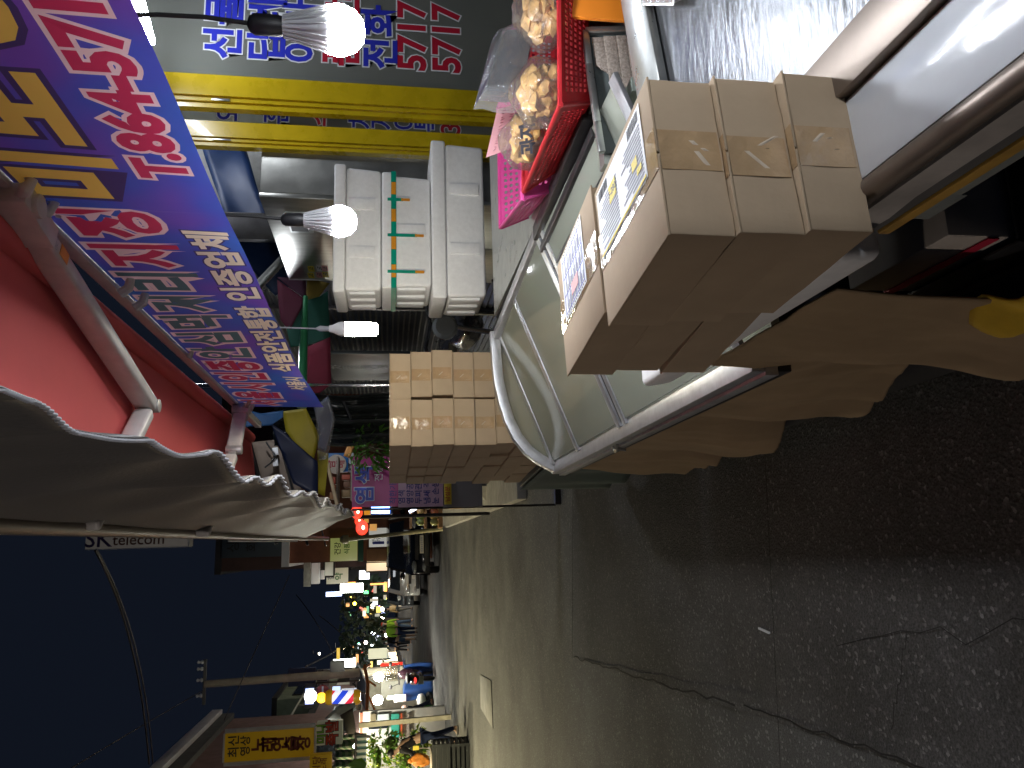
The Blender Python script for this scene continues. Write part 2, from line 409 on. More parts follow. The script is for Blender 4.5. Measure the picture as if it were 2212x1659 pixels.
# upright steel face behind the tray, with a framed opening full of wooden offcuts
mb = MB(); mb.box(1.06, 1.95, 1.70, 1.72, .60, 1.030); mb.box(.90, 1.0595, 1.66, 1.70, .60, 1.030); mb.build('upright_face', STEEL, T)
FYP = 1.64
fr2 = [AY(1385, 64, FYP), AY(1264, 68, FYP), AY(1272, 140, FYP), AY(1290, 265, FYP), AY(1300, 330, FYP)]
mb = MB()
for a, b in zip(fr2, fr2[1:]): mb.bar(a, b, .016, .016, up=(0, 1, 0))
mb.build('opening_frame', STEEL, T, bev=.002)
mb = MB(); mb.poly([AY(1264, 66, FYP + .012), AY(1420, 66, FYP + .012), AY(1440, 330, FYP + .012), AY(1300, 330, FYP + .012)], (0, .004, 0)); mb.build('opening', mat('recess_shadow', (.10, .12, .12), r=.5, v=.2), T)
for i, (x0, x1, ya, yb) in enumerate(((1279, 1304, 80, 140), (1304, 1330, 77, 290), (1331, 1352, 76, 300), (1354, 1376, 78, 310))):
    k = .145
    q = [AY(x0, ya, FYP - .002 * i), AY(x1, ya, FYP - .002 * i), AY(x1 + (yb - ya) * k + (14 if i == 0 else 0), yb + (22 if i == 0 else 0), FYP - .002 * i), AY(x0 + (yb - ya) * k, yb, FYP - .002 * i)]
    mb = MB(); mb.poly(q, (0, .008, 0)); tag(mb.build('wood_plank', WOODG, None, bev=.0015), ['short wooden offcut at the top of the framed opening behind the tray', 'widest grey wooden board in the framed opening, just below the short offcut', 'cracked wooden board in the middle of the framed opening', 'lowest wooden board in the framed opening, against the steel tray rim'][i], 'plank', 'wooden boards in the framed opening')

# orange box and foam tray at the picture edge
T = thing('orange_board', 'plain orange plastic board standing against the steel face under the red basket', 'board', AY(1340, 0, 1.6))
mb = MB(); p0, p1 = AY(1237, 35, 1.60), AY(1420, -190, 1.60); mb.box(p0.x, p1.x, 1.60, 1.612, p1.z, p0.z); mb.build('board_sheet', ORANGE, T, bev=.002)
T = thing('foam_tray', 'small white foam food tray wrapped in film on the steel tray', 'food tray', AZ(1450, 10, 1.05))
c = AZ(1452, -12, 1.05)
Mt = Matrix.Translation((c.x + .05, c.y, 1.0435)) @ Matrix.Rotation(R(-38), 4, 'Z')
def dish(mb, w_, d_, h_, M):
    prof = [(.86, 0), (1, h_), (1.06, h_), (1.06, h_ - .002), (1.0, h_ - .003), (.88, .003)]
    rings = []
    for (f, z) in prof:
        rings.append([M @ V((sx * w_ * f / 2, sy * d_ * f / 2, z)) for sx, sy in ((-1, -1), (1, -1), (1, 1), (-1, 1))])
    k = len(mb.v)
    for r_ in rings: mb.v += r_
    for i in range(len(rings) - 1):
        for j in range(4): mb.f.append((k + i * 4 + j, k + i * 4 + (j + 1) % 4, k + (i + 1) * 4 + (j + 1) % 4, k + (i + 1) * 4 + j))
    mb.f.append((k, k + 3, k + 2, k + 1)); e_ = k + (len(rings) - 1) * 4; mb.f.append((e_, e_ + 1, e_ + 2, e_ + 3))
    return mb
dish(MB(), .11, .17, .022, Mt).build('tray', FOAM, T, bev=.002)
mb = MB()
for i in range(5): mb.box(-.035 + .015 * i, -.024 + .015 * i, -.05, .05, .006, .018, Mt)
mb.build('rice_cake', mat('pale_rice_cake', (.70, .64, .42), r=.35, v=.1), T, bev=.003)
mb = MB(); mb.box(-.054, .054, -.085, .085, .0225, .0228, Mt); mb.build('film', BAGF, T)

# ------------------------------------------------------------------ glass showcase
FX, FA = .350, -.0115
def cs(x, y, z): return V((FX + x + FA * (y - 1.5), y, z))
T = thing('glass_showcase', 'low glass food showcase with aluminium frame, sloping panes and a curved far end', 'showcase', cs(.35, 2.5, 0))
Y0, Y1 = 1.50, 3.55
def cbox(mb, x0, x1, y0, y1, z0, z1): return mb.hexa([cs(x0, y0, z0), cs(x1, y0, z0), cs(x1, y1, z0), cs(x0, y1, z0), cs(x0, y0, z1), cs(x1, y0, z1), cs(x1, y1, z1), cs(x0, y1, z1)])
mb = MB(); cbox(mb, .07, .69, Y0, Y1, .05, .70); mb.build('case_body', DARKB, T)
mb = MB(); cbox(mb, .075, .69, Y0 + .01, Y1 - .01, .702, .722); mb.build('case_floor', mat('case_floor_steel', (.68, .66, .54), r=.5, m=.0, v=.15, s=5, b=.1, bs=20), T)
mb = MB(); cbox(mb, .655, .69, Y0 + .01, Y1 - .01, .724, 1.0); mb.build('back_wall', mat('case_back', (.40, .46, .40), r=.35, m=.4, v=.2, s=6), T)
mb = MB(); cbox(mb, -.012, .03, Y0, Y1 + .01, .722, .752); cbox(mb, -.004, .062, Y0, Y1 + .01, .753, .783); mb.build('sill', ALU, T, bev=.0012)
mb = MB(); cbox(mb, -.004, .03, Y0, Y1, .690, .7205); mb.build('lower_rail', DKST, T, bev=.003)
mb = MB(); mb.bar(cs(.715, 2.46, 1.034), cs(.665, Y1, 1.034), .045, .03); mb.build('top_rail', ALU, T, bev=.003)
mb = MB(); mb.bar(cs(.735, 1.73, 1.043), cs(.716, 2.455, 1.036), .055, .035); mb.bar(cs(.68, 1.73, 1.028), cs(.66, 2.455, 1.022), .03, .02); mb.bar(cs(.60, 1.55, .994), cs(.58, 2.42, .992), .014, .01); mb.build('black_rail', DKST, T, bev=.003)
def ramp(y, x, d=0): return cs(x, y, .783 + (1.022 - .783) * (x - .04) / .63 + d)
for y, w_ in ((Y1 - .035, .05), (3.03, .045), (2.45, .04), (2.385, .03), (Y0 + .03, .04)):
    mb = MB(); mb.bar(ramp(y, .035, .004), ramp(y, .70, .004), w_, .012, up=(0.36, 0, 1)); mb.build('mullion', ALU, T, bev=.001)
mb = MB(); mb.bar(ramp(2.418, .05, -.004), ramp(2.418, .68, -.004), .032, .012, up=(.36, 0, 1)); mb.build('door_gap', BLACK, T)
for ya, yb in ((3.055, Y1 - .06), (2.472, 3.006), (Y0 + .052, 2.368)):
    mb = MB(); mb.slab(ramp(ya, .05, .001), ramp(yb, .05, .001), ramp(yb, .69, .001), ramp(ya, .69, .001), (0, 0, .005)); mb.build('glass_pane', GLASS, T)
# far end: curved frame
crv = [(1.010, 1.06), (.94, 1.058), (.86, 1.055), (.76, 1.048), (.66, 1.028), (.57, 1.002), (.49, .965), (.42, .912), (.372, .85), (.34, .79), (.328, .772)]
mb = MB()
for (x0, z0), (x1, z1) in zip(crv, crv[1:]):
    d = V((x1 - x0, 0, z1 - z0)).normalized(); n_ = V((d.z, 0, -d.x)) * .018
    if n_.z < 0: n_ = -n_
def csec(i):
    a = V((crv[max(i - 1, 0)][0], 0, crv[max(i - 1, 0)][1])); b = V((crv[min(i + 1, len(crv) - 1)][0], 0, crv[min(i + 1, len(crv) - 1)][1]))
    d = (b - a).normalized(); n_ = V((-d.z, 0, d.x))
    if n_.z < 0: n_ = -n_
    p = V((crv[i][0], 0, crv[i][1]))
    return [p + n_ * .004 + V((0, Y1 - .02, 0)), p - n_ * .042 + V((0, Y1 - .02, 0)), p - n_ * .042 + V((0, Y1 + .03, 0)), p + n_ * .004 + V((0, Y1 + .03, 0))]
k = 0
for i in range(len(crv)): mb.v += csec(i)
for i in range(len(crv) - 1):
    for j in range(4): mb.f.append((i * 4 + j, i * 4 + (j + 1) % 4, (i + 1) * 4 + (j + 1) % 4, (i + 1) * 4 + j))
mb.f.append((0, 1, 2, 3)); e_ = (len(crv) - 1) * 4; mb.f.append((e_, e_ + 3, e_ + 2, e_ + 1))
mb.build('curved_end_frame', ALU, T, bev=.001)
mb = MB(); mb.poly([V((x, Y1 + .006, z - .02)) for x, z in crv] + [V((.36, Y1 + .006, .775)), V((.98, Y1 + .006, 1.02))], (0, .004, 0)); mb.build('end_pane', GLASS, T)
mb = MB(); c = AX(1330, 962, .335); mb.tube([c + V((.0, -.05, .01)), c + V((-.012, 0, .0)), c + V((-.016, .05, -.012))], [.006, .011, .006], 8); mb.tube([c + V((-.01, -.02, .02)), c + V((-.02, -.02, -.03))], .005, 6); mb.build('latch', STEEL, T, smooth=True)
mb = MB(); c = cs(-.0125, 1.82, .738); text('0.9.4', GREYB, T, cs(-.0135, 2.28, .738), (0, -1, 0), (0, 0, 1), .022, name='stamped_mark')
# goods inside
for i, (y, x, c_, lab) in enumerate(((3.27, .25, (.55, .42, .24), 'folded brown paper inside the far end of the glass showcase'), (3.2, .50, (.60, .48, .06), 'yellow packet inside the glass showcase by its back wall'), (2.8, .2, (.5, .47, .36), 'pale flat tray inside the glass showcase, nearest the front sill'))):
    mb = MB(); mb.grid(lambda u, v_: cs(x + .22 * (v_ - .5), y + .3 * (u - .5), .745 + .02 * math.sin(u * 5 + i) * math.cos(v_ * 4)), 8, 8)
    tag(mb.build('packet', mat('packet_%d' % i, c_, r=.4, v=.2, s=9), sol=.012, smooth=True), lab, 'packet')

# ------------------------------------------------------------------ fabric skirt
HEM = [(2212, 735, .357), (2090, 772, .357), (2000, 815, .345), (1945, 850, .34), (1880, 878, .35), (1810, 893, .36), (1765, 905, .352), (1700, 930, .345), (1650, 962, .345), (1600, 972, .357), (1555, 982, .357), (1500, 1000, .352), (1440, 1010, .357), (1380, 1020, .355)]
hp = [AX(x, y, X) for x, y, X in HEM]
hp = [V((.357, .99, .30))] + hp + [V((.35, 3.62, .25))]
def hemz(y):
    for a, b in zip(hp, hp[1:]):
        if a.y <= y <= b.y:
            f = (y - a.y) / max(1e-6, b.y - a.y); return a.z + (b.z - a.z) * f
    return hp[-1].z
def skirt(u, v_):
    y = .985 + (3.60 - .985) * u
    top = .90 - (.90 - .715) * min(1, max(0, (y - 1.46) / .06)) if y < 1.53 else .712 - .0 * u
    z = top + (hemz(y) - top) * v_
    fold = math.sin(y * 8.4 + 1.2 + .5 * math.sin(y * 3)) * .050 + math.sin(y * 17.1 + z * 2) * .016 + math.sin(y * 3.1 + 2) * .02 + math.sin(y * 29 + 2 * math.sin(y * 4)) * .007
    x = .352 - FA * 0 + fold * v_ ** .9 + (.010 * NZ.noise(V((y * 6, z * 2.2, 3))) + .006 * NZ.noise(V((y * 17, z * 5, 8))) + .003 * NZ.noise(V((y * 40, z * 13, 1)))) * (.4 + v_)
    return (x + .012 * math.sin(z * 14 + y * 5) * v_, y, z)
mb = MB(); mb.grid(skirt, 260, 60)
tag(mb.build('stall_skirt', SKIRT, sol=.003, smooth=True), 'tan fabric skirt hanging in folds from the front of the stall', 'skirt')
def ycl(u, v_):
    y = .85 + .21 * u; z = .68 - .12 * v_ - .06 * u - .02 * math.sin(u * 6)
    return (.338 - .03 * math.sin(v_ * 3) + .012 * math.sin(u * 11 + v_ * 3), y, z)
mb = MB(); mb.grid(ycl, 16, 12); tag(mb.build('yellow_cloth', YCLOTH, sol=.004, smooth=True), 'crumpled yellow cloth tied to the near end of the tan skirt', 'cloth')
T = thing('storage_bin', 'black open bin under the counter beside the tan skirt', 'bin', (.47, 1.04, .597))
mb = MB(); x0, x1, y0, y1, z0, z1 = .40, .60, .905, 1.20, .5965, .66
mb.box(x0, x1, y0, y1, z0, z0 + .006); mb.box(x0, x0 + .005, y0, y1, z0 + .0065, z1); mb.box(x1 - .005, x1, y0, y1, z0 + .0065, z1); mb.box(x0 + .0055, x1 - .0055, y0, y0 + .005, z0 + .0065, z1); mb.box(x0 + .0055, x1 - .0055, y1 - .005, y1, z0 + .0065, z1)
mb.build('bin_body', BLACK, T, bev=.002)
T = thing('shoe_box', 'white carton with a red stripe tucked under the counter', 'box', (.49, 1.04, .604))
mb = MB(); mb.box(.415, .585, .925, 1.17, .604, .755); mb.build('box_body', mat('white_carton', (.60, .54, .47), r=.7, v=.15), T, bev=.003)
mb = MB(); mb.box(.4115, .4135, .925, 1.17, .672, .690); mb.build('red_stripe', mat('red_print', (.55, .02, .06), r=.6), T)

# ------------------------------------------------------------------ cartons
def carton(label, loc, rz, w_, d_, h_, group=None, flaps=True, seed=0):
    q = random.Random(seed)
    t = thing('cardboard_carton', label, 'carton', (0, 0, 0), 0, group)
    bm = bmesh.new(); bmesh.ops.create_cube(bm, size=1); bmesh.ops.bevel(bm, geom=bm.edges[:], offset=.012, segments=2, profile=.5, affect='EDGES')
    bmesh.ops.subdivide_edges(bm, edges=[e for e in bm.edges if e.calc_length() > .3], cuts=7, use_grid_fill=True)
    mb = MB(); bm.verts.index_update()
    for v_ in bm.verts:
        c_ = v_.co; ed = min(.5 - abs(c_.x), .5 - abs(c_.y)) if abs(c_.z) > .48 else min(.5 - abs(c_.z), .5 - max(min(abs(c_.x), abs(c_.y)), 0))
        p = V(((c_.x + .5) * w_, (c_.y + .5) * d_, (c_.z + .5) * (h_ - .003))); n_ = NZ.noise_vector(p * 26 + V((seed * 3.1, 0, 0)))
        mb.v.append(p + n_ * .0011)
    mb.f = [tuple(v_.index for v_ in f.verts) for f in bm.faces]; bm.free(); mb.build('carton_body', CARD, t, smooth=True)
    mb = MB(); mb.box(-.0015, w_ / 2 - .0012, -.0015, d_ + .0015, h_ - .0027, h_); mb.build('flap', CARD, t, bev=.0008)
    mb = MB(); mb.box(w_ / 2 + .0012, w_ + .0015, -.0015, d_ + .0015, h_ - .0027, h_); mb.build('flap', CARD, t, bev=.0008)
    tw = .052 * (w_ / .197); x0 = w_ * .5 - tw / 2 + q.uniform(-.006, .006)
    mb = MB(); n = 10; dl = h_ * q.uniform(.82, .97)
    mb.box(x0, x0 + tw, -.002, d_ + .002, h_ + .0003, h_ + .0007)
    mb.box(x0 + .001, x0 + tw - .001, -.0008, -.0002, h_ - dl, h_ - .004)
    mb.box(x0 + .001, x0 + tw - .001, d_ + .0002, d_ + .0008, h_ - dl, h_ - .004)
    mb.build('packing_tape', TAPE, t)
    mb = MB()                                            # tape wrinkles, their paler colour standing in for glints
    for i in range(3):
        a = V((x0 + q.uniform(.1, .9) * tw, -.0008, h_ * q.uniform(.2, .8))); b = a + V((q.uniform(-.5, .5) * tw, 0, q.uniform(-.3, .3) * h_))
        mb.grid(lambda u, v_: a + (b - a) * u + V((0, -.0009 * math.sin(u * 3.14) * (1 - abs(2 * v_ - 1)), (v_ - .5) * .006)), 6, 4)
    mb.build('tape_wrinkle', mat('tape_glint', (.62, .52, .40), r=.1, v=.1, coat=1.), t, smooth=True)
    t.location = loc; t.rotation_euler = (0, 0, rz); MW[t.name] = Matrix.Translation(V(loc)) @ Matrix.Rotation(rz, 4, 'Z')
    return t
CW, CD, CH = .196, .225, .0742
# foam box they stand on
T = thing('foam_box', 'white styrofoam box under the three-high brown cartons at the counter edge', 'foam box', (.4, 1.0, .90))
mb = MB(); mb.hexa([V(p) for p in ((.315, .765, .975), (.50, .80, .975), (.50, 1.46, .975), (.312, 1.46, .975), (.305, .755, 1.043), (.51, .79, 1.043), (.51, 1.47, 1.043), (.302, 1.47, 1.043))]); mb.build('box_body', FOAM, T, bev=.016, seg=3)
gr = 'cartons stacked at the counter edge'
lA = ['bottom carton of the near stack at the counter edge', 'middle carton of the near stack at the counter edge', 'top carton of the near stack at the counter edge, shipping label on it']
lB = ['bottom carton of the stack behind the near one at the counter edge', 'middle carton of the stack behind the near one at the counter edge', 'top carton of the stack behind the near one, blue-ruled invoice taped on it']
topA = topB = None
for i in range(3):
    jx = (.006, .003, 0)[i]; jy = (0, .004, .008)[i]
    topA = carton(lA[i], (.304 + jx, .690 + jy, 1.0445 + i * (CH + .0012)), R(6.5 + (-1.2, 1.0, 1.4)[i]), CW, CD, CH, gr, seed=i)
    topB = carton(lB[i], (.296 + jx, .930 + jy, 1.0445 + i * (CH + .0012)), R(9.0 + (1, -1, 0)[i]), CW, CD, CH, gr, seed=i + 7)
z0 = 1.0445 + 2 * (CH + .0012) + CH + .0009
def local(t, x, y, z): return MW[t.name] @ V((x, y, z))
def sheet_on(t, name, x0, x1, y0, y1, z, m, th=.0004):
    mb = MB(); mb.hexa([MW[t.name] @ V(p) for p in ((x0, y0, z), (x1, y0, z), (x1, y1, z), (x0, y1, z), (x0, y0, z + th), (x1, y0, z + th), (x1, y1, z + th), (x0, y1, z + th))]); return mb.build(name, m, t)
def rows_on(t, parent, name, rects, z, m):
    mb = MB()
    for (x0, x1, y0, y1) in rects:
        mb.hexa([MW[t.name] @ V(p) for p in ((x0, y0, z), (x1, y0, z), (x1, y1, z), (x0, y1, z), (x0, y0, z + .0003), (x1, y0, z + .0003), (x1, y1, z + .0003), (x0, y1, z + .0003))])
    return mb.build(name, m, parent)
zl = CH + .0012
LB = sheet_on(topA, 'shipping_label', .088, .186, .028, .214, zl, PAPER)
q = random.Random(3)
for b0 in (.035, .165): rows_on(topA, LB, 'barcode', [(.168, .182, b0 + i * .0022, b0 + i * .0022 + q.choice((.0006, .0012, .0016))) for i in range(18)], zl + .0006, INK)
rows_on(topA, LB, 'text_lines', [(.098 + .0052 * i, .1003 + .0052 * i, .034 + .094 * k, .034 + .094 * k + q.uniform(.04, .085)) for i in range(13) for k in range(2)], zl + .0006, GINK)
rows_on(topA, LB, 'yellow_box', [(.138, .162, .132, .160), (.121, .134, .052, .07), (.090, .0935, .03, .212), (.108, .116, .04, .056)], zl + .0010, YINK)
pr = (topA.rotation_euler.z)
rgt = V((math.cos(pr), math.sin(pr), 0)); fwd = V((-math.sin(pr), math.cos(pr), 0))
text('5-280', INK, LB, local(topA, .150, .146, zl + .0014), -fwd, rgt, .013, off=.02, name='label_code')
LB2 = sheet_on(topB, 'invoice', .078, .190, .060, .195, zl, PAPER)
rows_on(topB, LB2, 'ruled_lines', [(.084, .184, .066 + .017 * i, .0672 + .017 * i) for i in range(8)] + [(.086 + .03 * i, .0872 + .03 * i, .066, .186) for i in range(4)], zl + .0006, BINK)
rows_on(topB, LB2, 'text_lines', [(.09 + .03 * k, .09 + .03 * k + q.uniform(.008, .024), .070 + .0082 * i, .0732 + .0082 * i) for i in range(13) for k in range(3)], zl + .0006, GINK)
rows_on(topB, LB2, 'pink_box', [(.098, .118, .10, .142)], zl + .0010, PINKP)
rows_on(topB, LB2, 'punched_edge', [(.080, .0825, .064 + .009 * i, .067 + .009 * i) for i in range(14)] + [(.1855, .188, .064 + .009 * i, .067 + .009 * i) for i in range(14)], zl + .0006, INK)

# tall pile behind the showcase
PW, PD, PH = .2365, .295, .1048
pile = V((.490, 3.75, 0)); pa = R(4.1)
pr_, pf_ = V((math.cos(pa), math.sin(pa), 0)), V((-math.sin(pa), math.cos(pa), 0))
ordn = ['top', 'second', 'third', 'fourth', 'fifth', 'sixth', 'seventh', 'eighth']
col = ['street-side', 'wall-side']; dep = ['front', 'second', 'third', 'back']
proto = None
q = random.Random(5)
for r_ in range(8):
    z = 1.543 - (r_ + 1) * PH
    for c_ in range(2):
        for d_ in range(4):
            if c_ == 1 and d_ > 1: continue
            j = V((q.uniform(-.008, .008) + (.012 if r_ in (1, 2) and c_ == 1 else 0) - (.004 if r_ == 4 else 0), q.uniform(-.007, .007), 0))
            p = pile + pr_ * (c_ * (PW + .004)) + pf_ * (d_ * (PD + .004)) + j; p.z = z
            lab = '%s row carton, %s column, %s rank of the tall carton pile' % (ordn[r_], col[c_], dep[d_])
            if proto is None: proto = carton(lab, p, pa, PW, PD, PH - .001, 'cartons in the tall pile behind the showcase', seed=21); 
            else: dup(proto, p, pa + q.uniform(-.02, .02), lab)
T = thing('low_table', 'dark folding table under the tall carton pile', 'table', (.7, 4.3, 0))
zt = 1.543 - 8 * PH - .002
mb = MB(); mb.hexa([pile + pr_ * x + pf_ * y + V((0, 0, z)) for z in (zt - .04, zt) for x, y in ((-.03, -.05), (.56, -.05), (.56, 1.24), (-.03, 1.24))]); mb.build('table_top', mat('dark_table', (.05, .055, .05), r=.6, v=.3), T, bev=.004)
for x, y in ((.02, 0), (.5, 0), (.5, 1.18), (.02, 1.18)):
    p = pile + pr_ * x + pf_ * y; mb = MB(); mb.bar(p, p + V((0, 0, zt - .042)), .04, .04); mb.build('leg', DKST, T)
def drape(u, v_):
    p = pile + pr_ * (-.045 - .02 * v_ * math.sin(u * 19)) + pf_ * (-.06 + 1.32 * u); return (p.x, p.y, zt - .01 - v_ * (zt - .10))
mb = MB(); mb.grid(drape, 40, 10); tag(mb.build('table_cloth', mat('dark_green_cloth', (.06, .09, .085), r=.9, v=.25, s=4), sol=.003, smooth=True), 'dark cloth hanging along the street side of the carton pile table', 'cloth')
# ------------------------------------------------------------------ hanging lamps
BULB = glow('lamp_globe', '#f4f8ff', 330.)
TUBEB = glow('lamp_tube', '#fff6dc', 150.)
FIN = mat('lamp_heatsink', (.70, .71, .73), r=.4, m=.3, v=.1)
CABLE = mat('black_cable', (.02, .02, .02), r=.5, v=0)
WIREW = mat('pale_wire', (.35, .36, .38), r=.5, v=0)
def led_bulb(loc, label, sc_=1., lamp=None):
    loc = V(loc); t = thing('hanging_bulb', label, 'light bulb', loc, 0, 'bulbs hanging under the awning')
    r = .0415 * sc_; z = loc.z
    mb = MB(); mb.lathe([(0, -r * .95), (r * .45, -r * .86), (r * .8, -r * .55), (r * .97, -r * .1), (r, r * .2), (r * .93, r * .45)], loc, 20); mb.build('globe', lamp or BULB, t, smooth=True)
    mb = MB()
    for i in range(20):
        a = 2 * math.pi * i / 20; d = V((math.cos(a), math.sin(a), 0)); tn = V((-d.y, d.x, 0)) * .0016
        mb.slab(loc + d * r * .3 + V((0, 0, r * .46)) - tn, loc + d * r * .96 + V((0, 0, r * .46)) - tn, loc + d * r * .45 + V((0, 0, r * 2.3)) - tn, loc + d * r * .25 + V((0, 0, r * 2.3)) - tn, tn * 2)
    mb.lathe([(r * .9, r * .455), (r * .72, r * .9), (r * .5, r * 1.7), (r * .4, r * 2.3)], loc, 20); mb.build('heat_sink', FIN, t)
    mb = MB(); mb.lathe([(r * .38, r * 2.31), (r * .42, r * 2.5), (r * .42, r * 3.4), (r * .3, r * 3.6), (.004, r * 3.7)], loc, 16); mb.build('socket', BLACK, t, smooth=True)
    q = random.Random(int(z * 999)); pts = [loc + V((0, 0, r * 3.6))]
    for i in range(1, 9): pts.append(loc + V((q.uniform(-.006, .006), q.uniform(-.006, .006), r * 3.6 + (max(.3, 2.42 - z - r * 3.6)) * i / 8)))
    mb = MB(); mb.tube(pts, .0035, 6); mb.tube([p + V((.006, .003, 0)) for p in pts[:4]], .002, 6); mb.build('cord', CABLE, t, smooth=True)
    return t
led_bulb((1.65, 6.7, 2.62), 'unseen bulb added behind the banner, above the dark vinyl sheet', 1.3)  # unseen bulb added to light the shrub, purple stand, tarpaulins and shutter
led_bulb(AX(738, 66, .93), 'large finned white bulb hanging before the lettered shop glass, nearest the camera', 1.08)
led_bulb(AX(738, 478, .84), 'finned white bulb hanging in front of the fridge and foam boxes')
c = AX(775, 711, .86)
t = thing('hanging_bulb', 'tubular warm white bulb hanging left of the foam boxes before the dark shutter', 'light bulb', c, 0, 'bulbs hanging under the awning')
mb = MB(); mb.lathe([(0, -.075), (.018, -.074), (.026, -.066), (.029, .02), (.028, .052)], c, 20); mb.build('tube', TUBEB, t, smooth=True)
mb = MB(); mb.lathe([(.029, .053), (.029, .068), (.026, .080), (.016, .10), (.013, .115)], c, 20); mb.build('cap', mat('white_plastic', (.75, .75, .73), r=.4, v=.05), t, smooth=True)
mb = MB(); mb.lathe([(.010, .116), (.012, .15), (.004, .165)], c, 12); mb.tube([c + V((0, 0, .16)), c + V((.003, 0, .28)), c + V((-.002, .002, .75))], .003, 6); mb.build('cord', WIREW, t, smooth=True)

# ------------------------------------------------------------------ awning
AWR = mat('red_awning_cloth', (.72, .12, .115), r=.85, v=.07, s=3, tr=.12)
WALU = mat('white_enamel', (.64, .61, .58), r=.38, v=.12, s=20)
T = thing('folding_awning', 'red folding arm awning with white arms over the stall', 'awning', (.7, 2.3, 2.2))
def awn(u, v_):
    y = .2 + 4.2 * u; x = .655 - .585 * v_
    return (x, y, 2.305 - .035 * v_ - .016 * math.sin(v_ * 3.1) * (1 + .5 * math.sin(y * 1.6)))
mb = MB(); mb.grid(awn, 60, 14); mb.build('awning_cloth', AWR, T, smooth=True, sol=.002)
mb = MB(); mb.tube([(.625, .2, 2.298), (.625, 4.36, 2.298)], .030, 18); mb.build('cloth_roll', AWR, T, smooth=True)
mb = MB(); mb.box(.688, .722, .1, 4.42, 2.248, 2.282); mb.build('wall_bar', WALU, T, bev=.004)
mb = MB(); mb.tube([(.062, .1, 2.268), (.098, 4.4, 2.262)], .024, 12); mb.build('front_bar', mat('brown_bar', (.20, .16, .13), r=.45, v=.2, m=.3), T, smooth=True)
def arm(b0, el, fr_):
    b0, el, fr_ = V(b0), V(el), V(fr_)
    mb = MB(); mb.bar(b0, el, .038, .060); mb.build('upper_arm', WALU, T, bev=.010, seg=3)
    d = (fr_ - el).normalized()
    mb = MB(); mb.bar(el + d * .035, fr_, .034, .052); mb.build('forearm', WALU, T, bev=.009, seg=3)
    mb = MB(); mb.tube([el - V((0, 0, .034)), el + V((0, 0, .030))], .020, 14)
    mb.bar(el, el + d * .05, .022, .03); mb.build('elbow', mat('arm_joint', (.50, .49, .48), r=.4, m=.5, v=.2, s=20), T, bev=.003)
    mb = MB(); mb.bar(b0 - (el - b0).normalized() * .04, b0 + (el - b0).normalized() * .10, .048, .070)
    mb.tube([b0 - V((0, 0, .045)), b0 + V((0, 0, .04))], .024, 14)
    for dy in (-.05, .05): mb.tube([b0 + V((.0, dy * .4, -.01)), b0 + V((.012, dy, -.035)), b0 + V((.030, dy, -.045)), b0 + V((.056, dy, -.020)), b0 + V((.062, dy, .004))], [.012, .013, .011, .009, .007], 8)
    mb.build('bracket', WALU, T, bev=.003)
arm((.668, 1.50, 2.252), (.430, 2.33, 2.238), (.075, 1.95, 2.240))
arm((.668, 3.72, 2.232), (.420, 3.28, 2.175), (.075, 3.0, 2.22))
mb = MB()
for y in (2.0, 2.12): mb.tube([(.66, y, 2.225), (.675, y, 2.205), (.705, y, 2.20), (.735, y, 2.215), (.74, y, 2.26)], [.013, .013, .011, .010, .008], 8)
mb.build('clamp', WALU, T, smooth=True)
mb = MB()
mb.tube([(.675, 2.75, 2.236), (.70, 2.75, 2.226), (.735, 2.75, 2.25)], .009, 8); mb.build('clamp', WALU, T, smooth=True)
mb = MB(); a = V((.615, 1.66, 2.226)); mb.box(a.x - .02, a.x + .0, a.y - .03, a.y + .05, a.z - .02, a.z + .02)
p0 = V((.668, 1.50, 2.252)); pe = V((.430, 2.33, 2.238)); dd = (pe - p0).normalized(); nn = dd.cross(V((0, 0, 1))).normalized()
if nn.x > 0: nn = -nn
cc = p0 + dd * .15 + V((0, 0, -.0312))
mb = MB(); mb.bar(cc - dd * .02, cc + dd * .02, .026, .0008); mb.build('orange_sticker', ORANT, T)
text('QC ok', GINK, T, cc - dd * .04 + V((0, 0, -.0005)), -nn, dd, .013, name='sticker_text')

# the dark front cloth with its bright cord
fr_px = [(-90, 812, .50), (0, 840, .585), (60, 862, .62), (160, 910, .73), (235, 925, .78), (320, 935, .82), (380, 965, .92), (440, 990, 1.05), (520, 1018, 1.28), (600, 1045, 1.7), (650, 1062, 2.15), (690, 1078, 2.8), (725, 1092, 3.8), (752, 1106, 5.4), (766, 1113, 6.6)]
fp = [AY(x, y, Y) for x, y, Y in fr_px]
def fr_at(u):
    t_ = u * (len(fp) - 1); i = min(int(t_), len(fp) - 2); f = t_ - i
    return fp[i] * (1 - f) + fp[i + 1] * f
def fcloth(u, v_):
    b = fr_at(u); top = V((.062 + .0084 * b.y, b.y, 2.262 - .02 * max(0, b.y - 2) * .5))
    p = top * v_ + b * (1 - v_)
    k = u ** 1.5
    p.x += (.0025 + .015 * k) * math.sin(b.y * (30 - 22 * u) + v_ * 3) * (1 - v_) ** .7 + .012 * math.sin(v_ * 3.1)
    p.x += .005 * (1 + 2 * k) * math.sin(b.y * 70 * (1 - .8 * u) - v_ * 9) * (1 - v_) ** 1.5
    return p
T = thing('front_valance', 'dark grey cloth valance with a white corded hem hanging along the awning front', 'valance', (.1, 2, 1.8))
mb = MB(); mb.grid(fcloth, 260, 18); mb.build('valance_cloth', mat('dark_grey_cloth', (.125, .118, .110), r=.5, v=.1, s=8, b=.25, bs=140, b2=.003, sp=.4), T, smooth=True, sol=.0015)
pts = []
for i in range(330):
    p = fcloth(i / 329, 0.0); s_ = .0014 * (1 if i % 2 else -1) * (1 + i / 160); pts.append(p + V((-.003, 0, s_ - .002)))
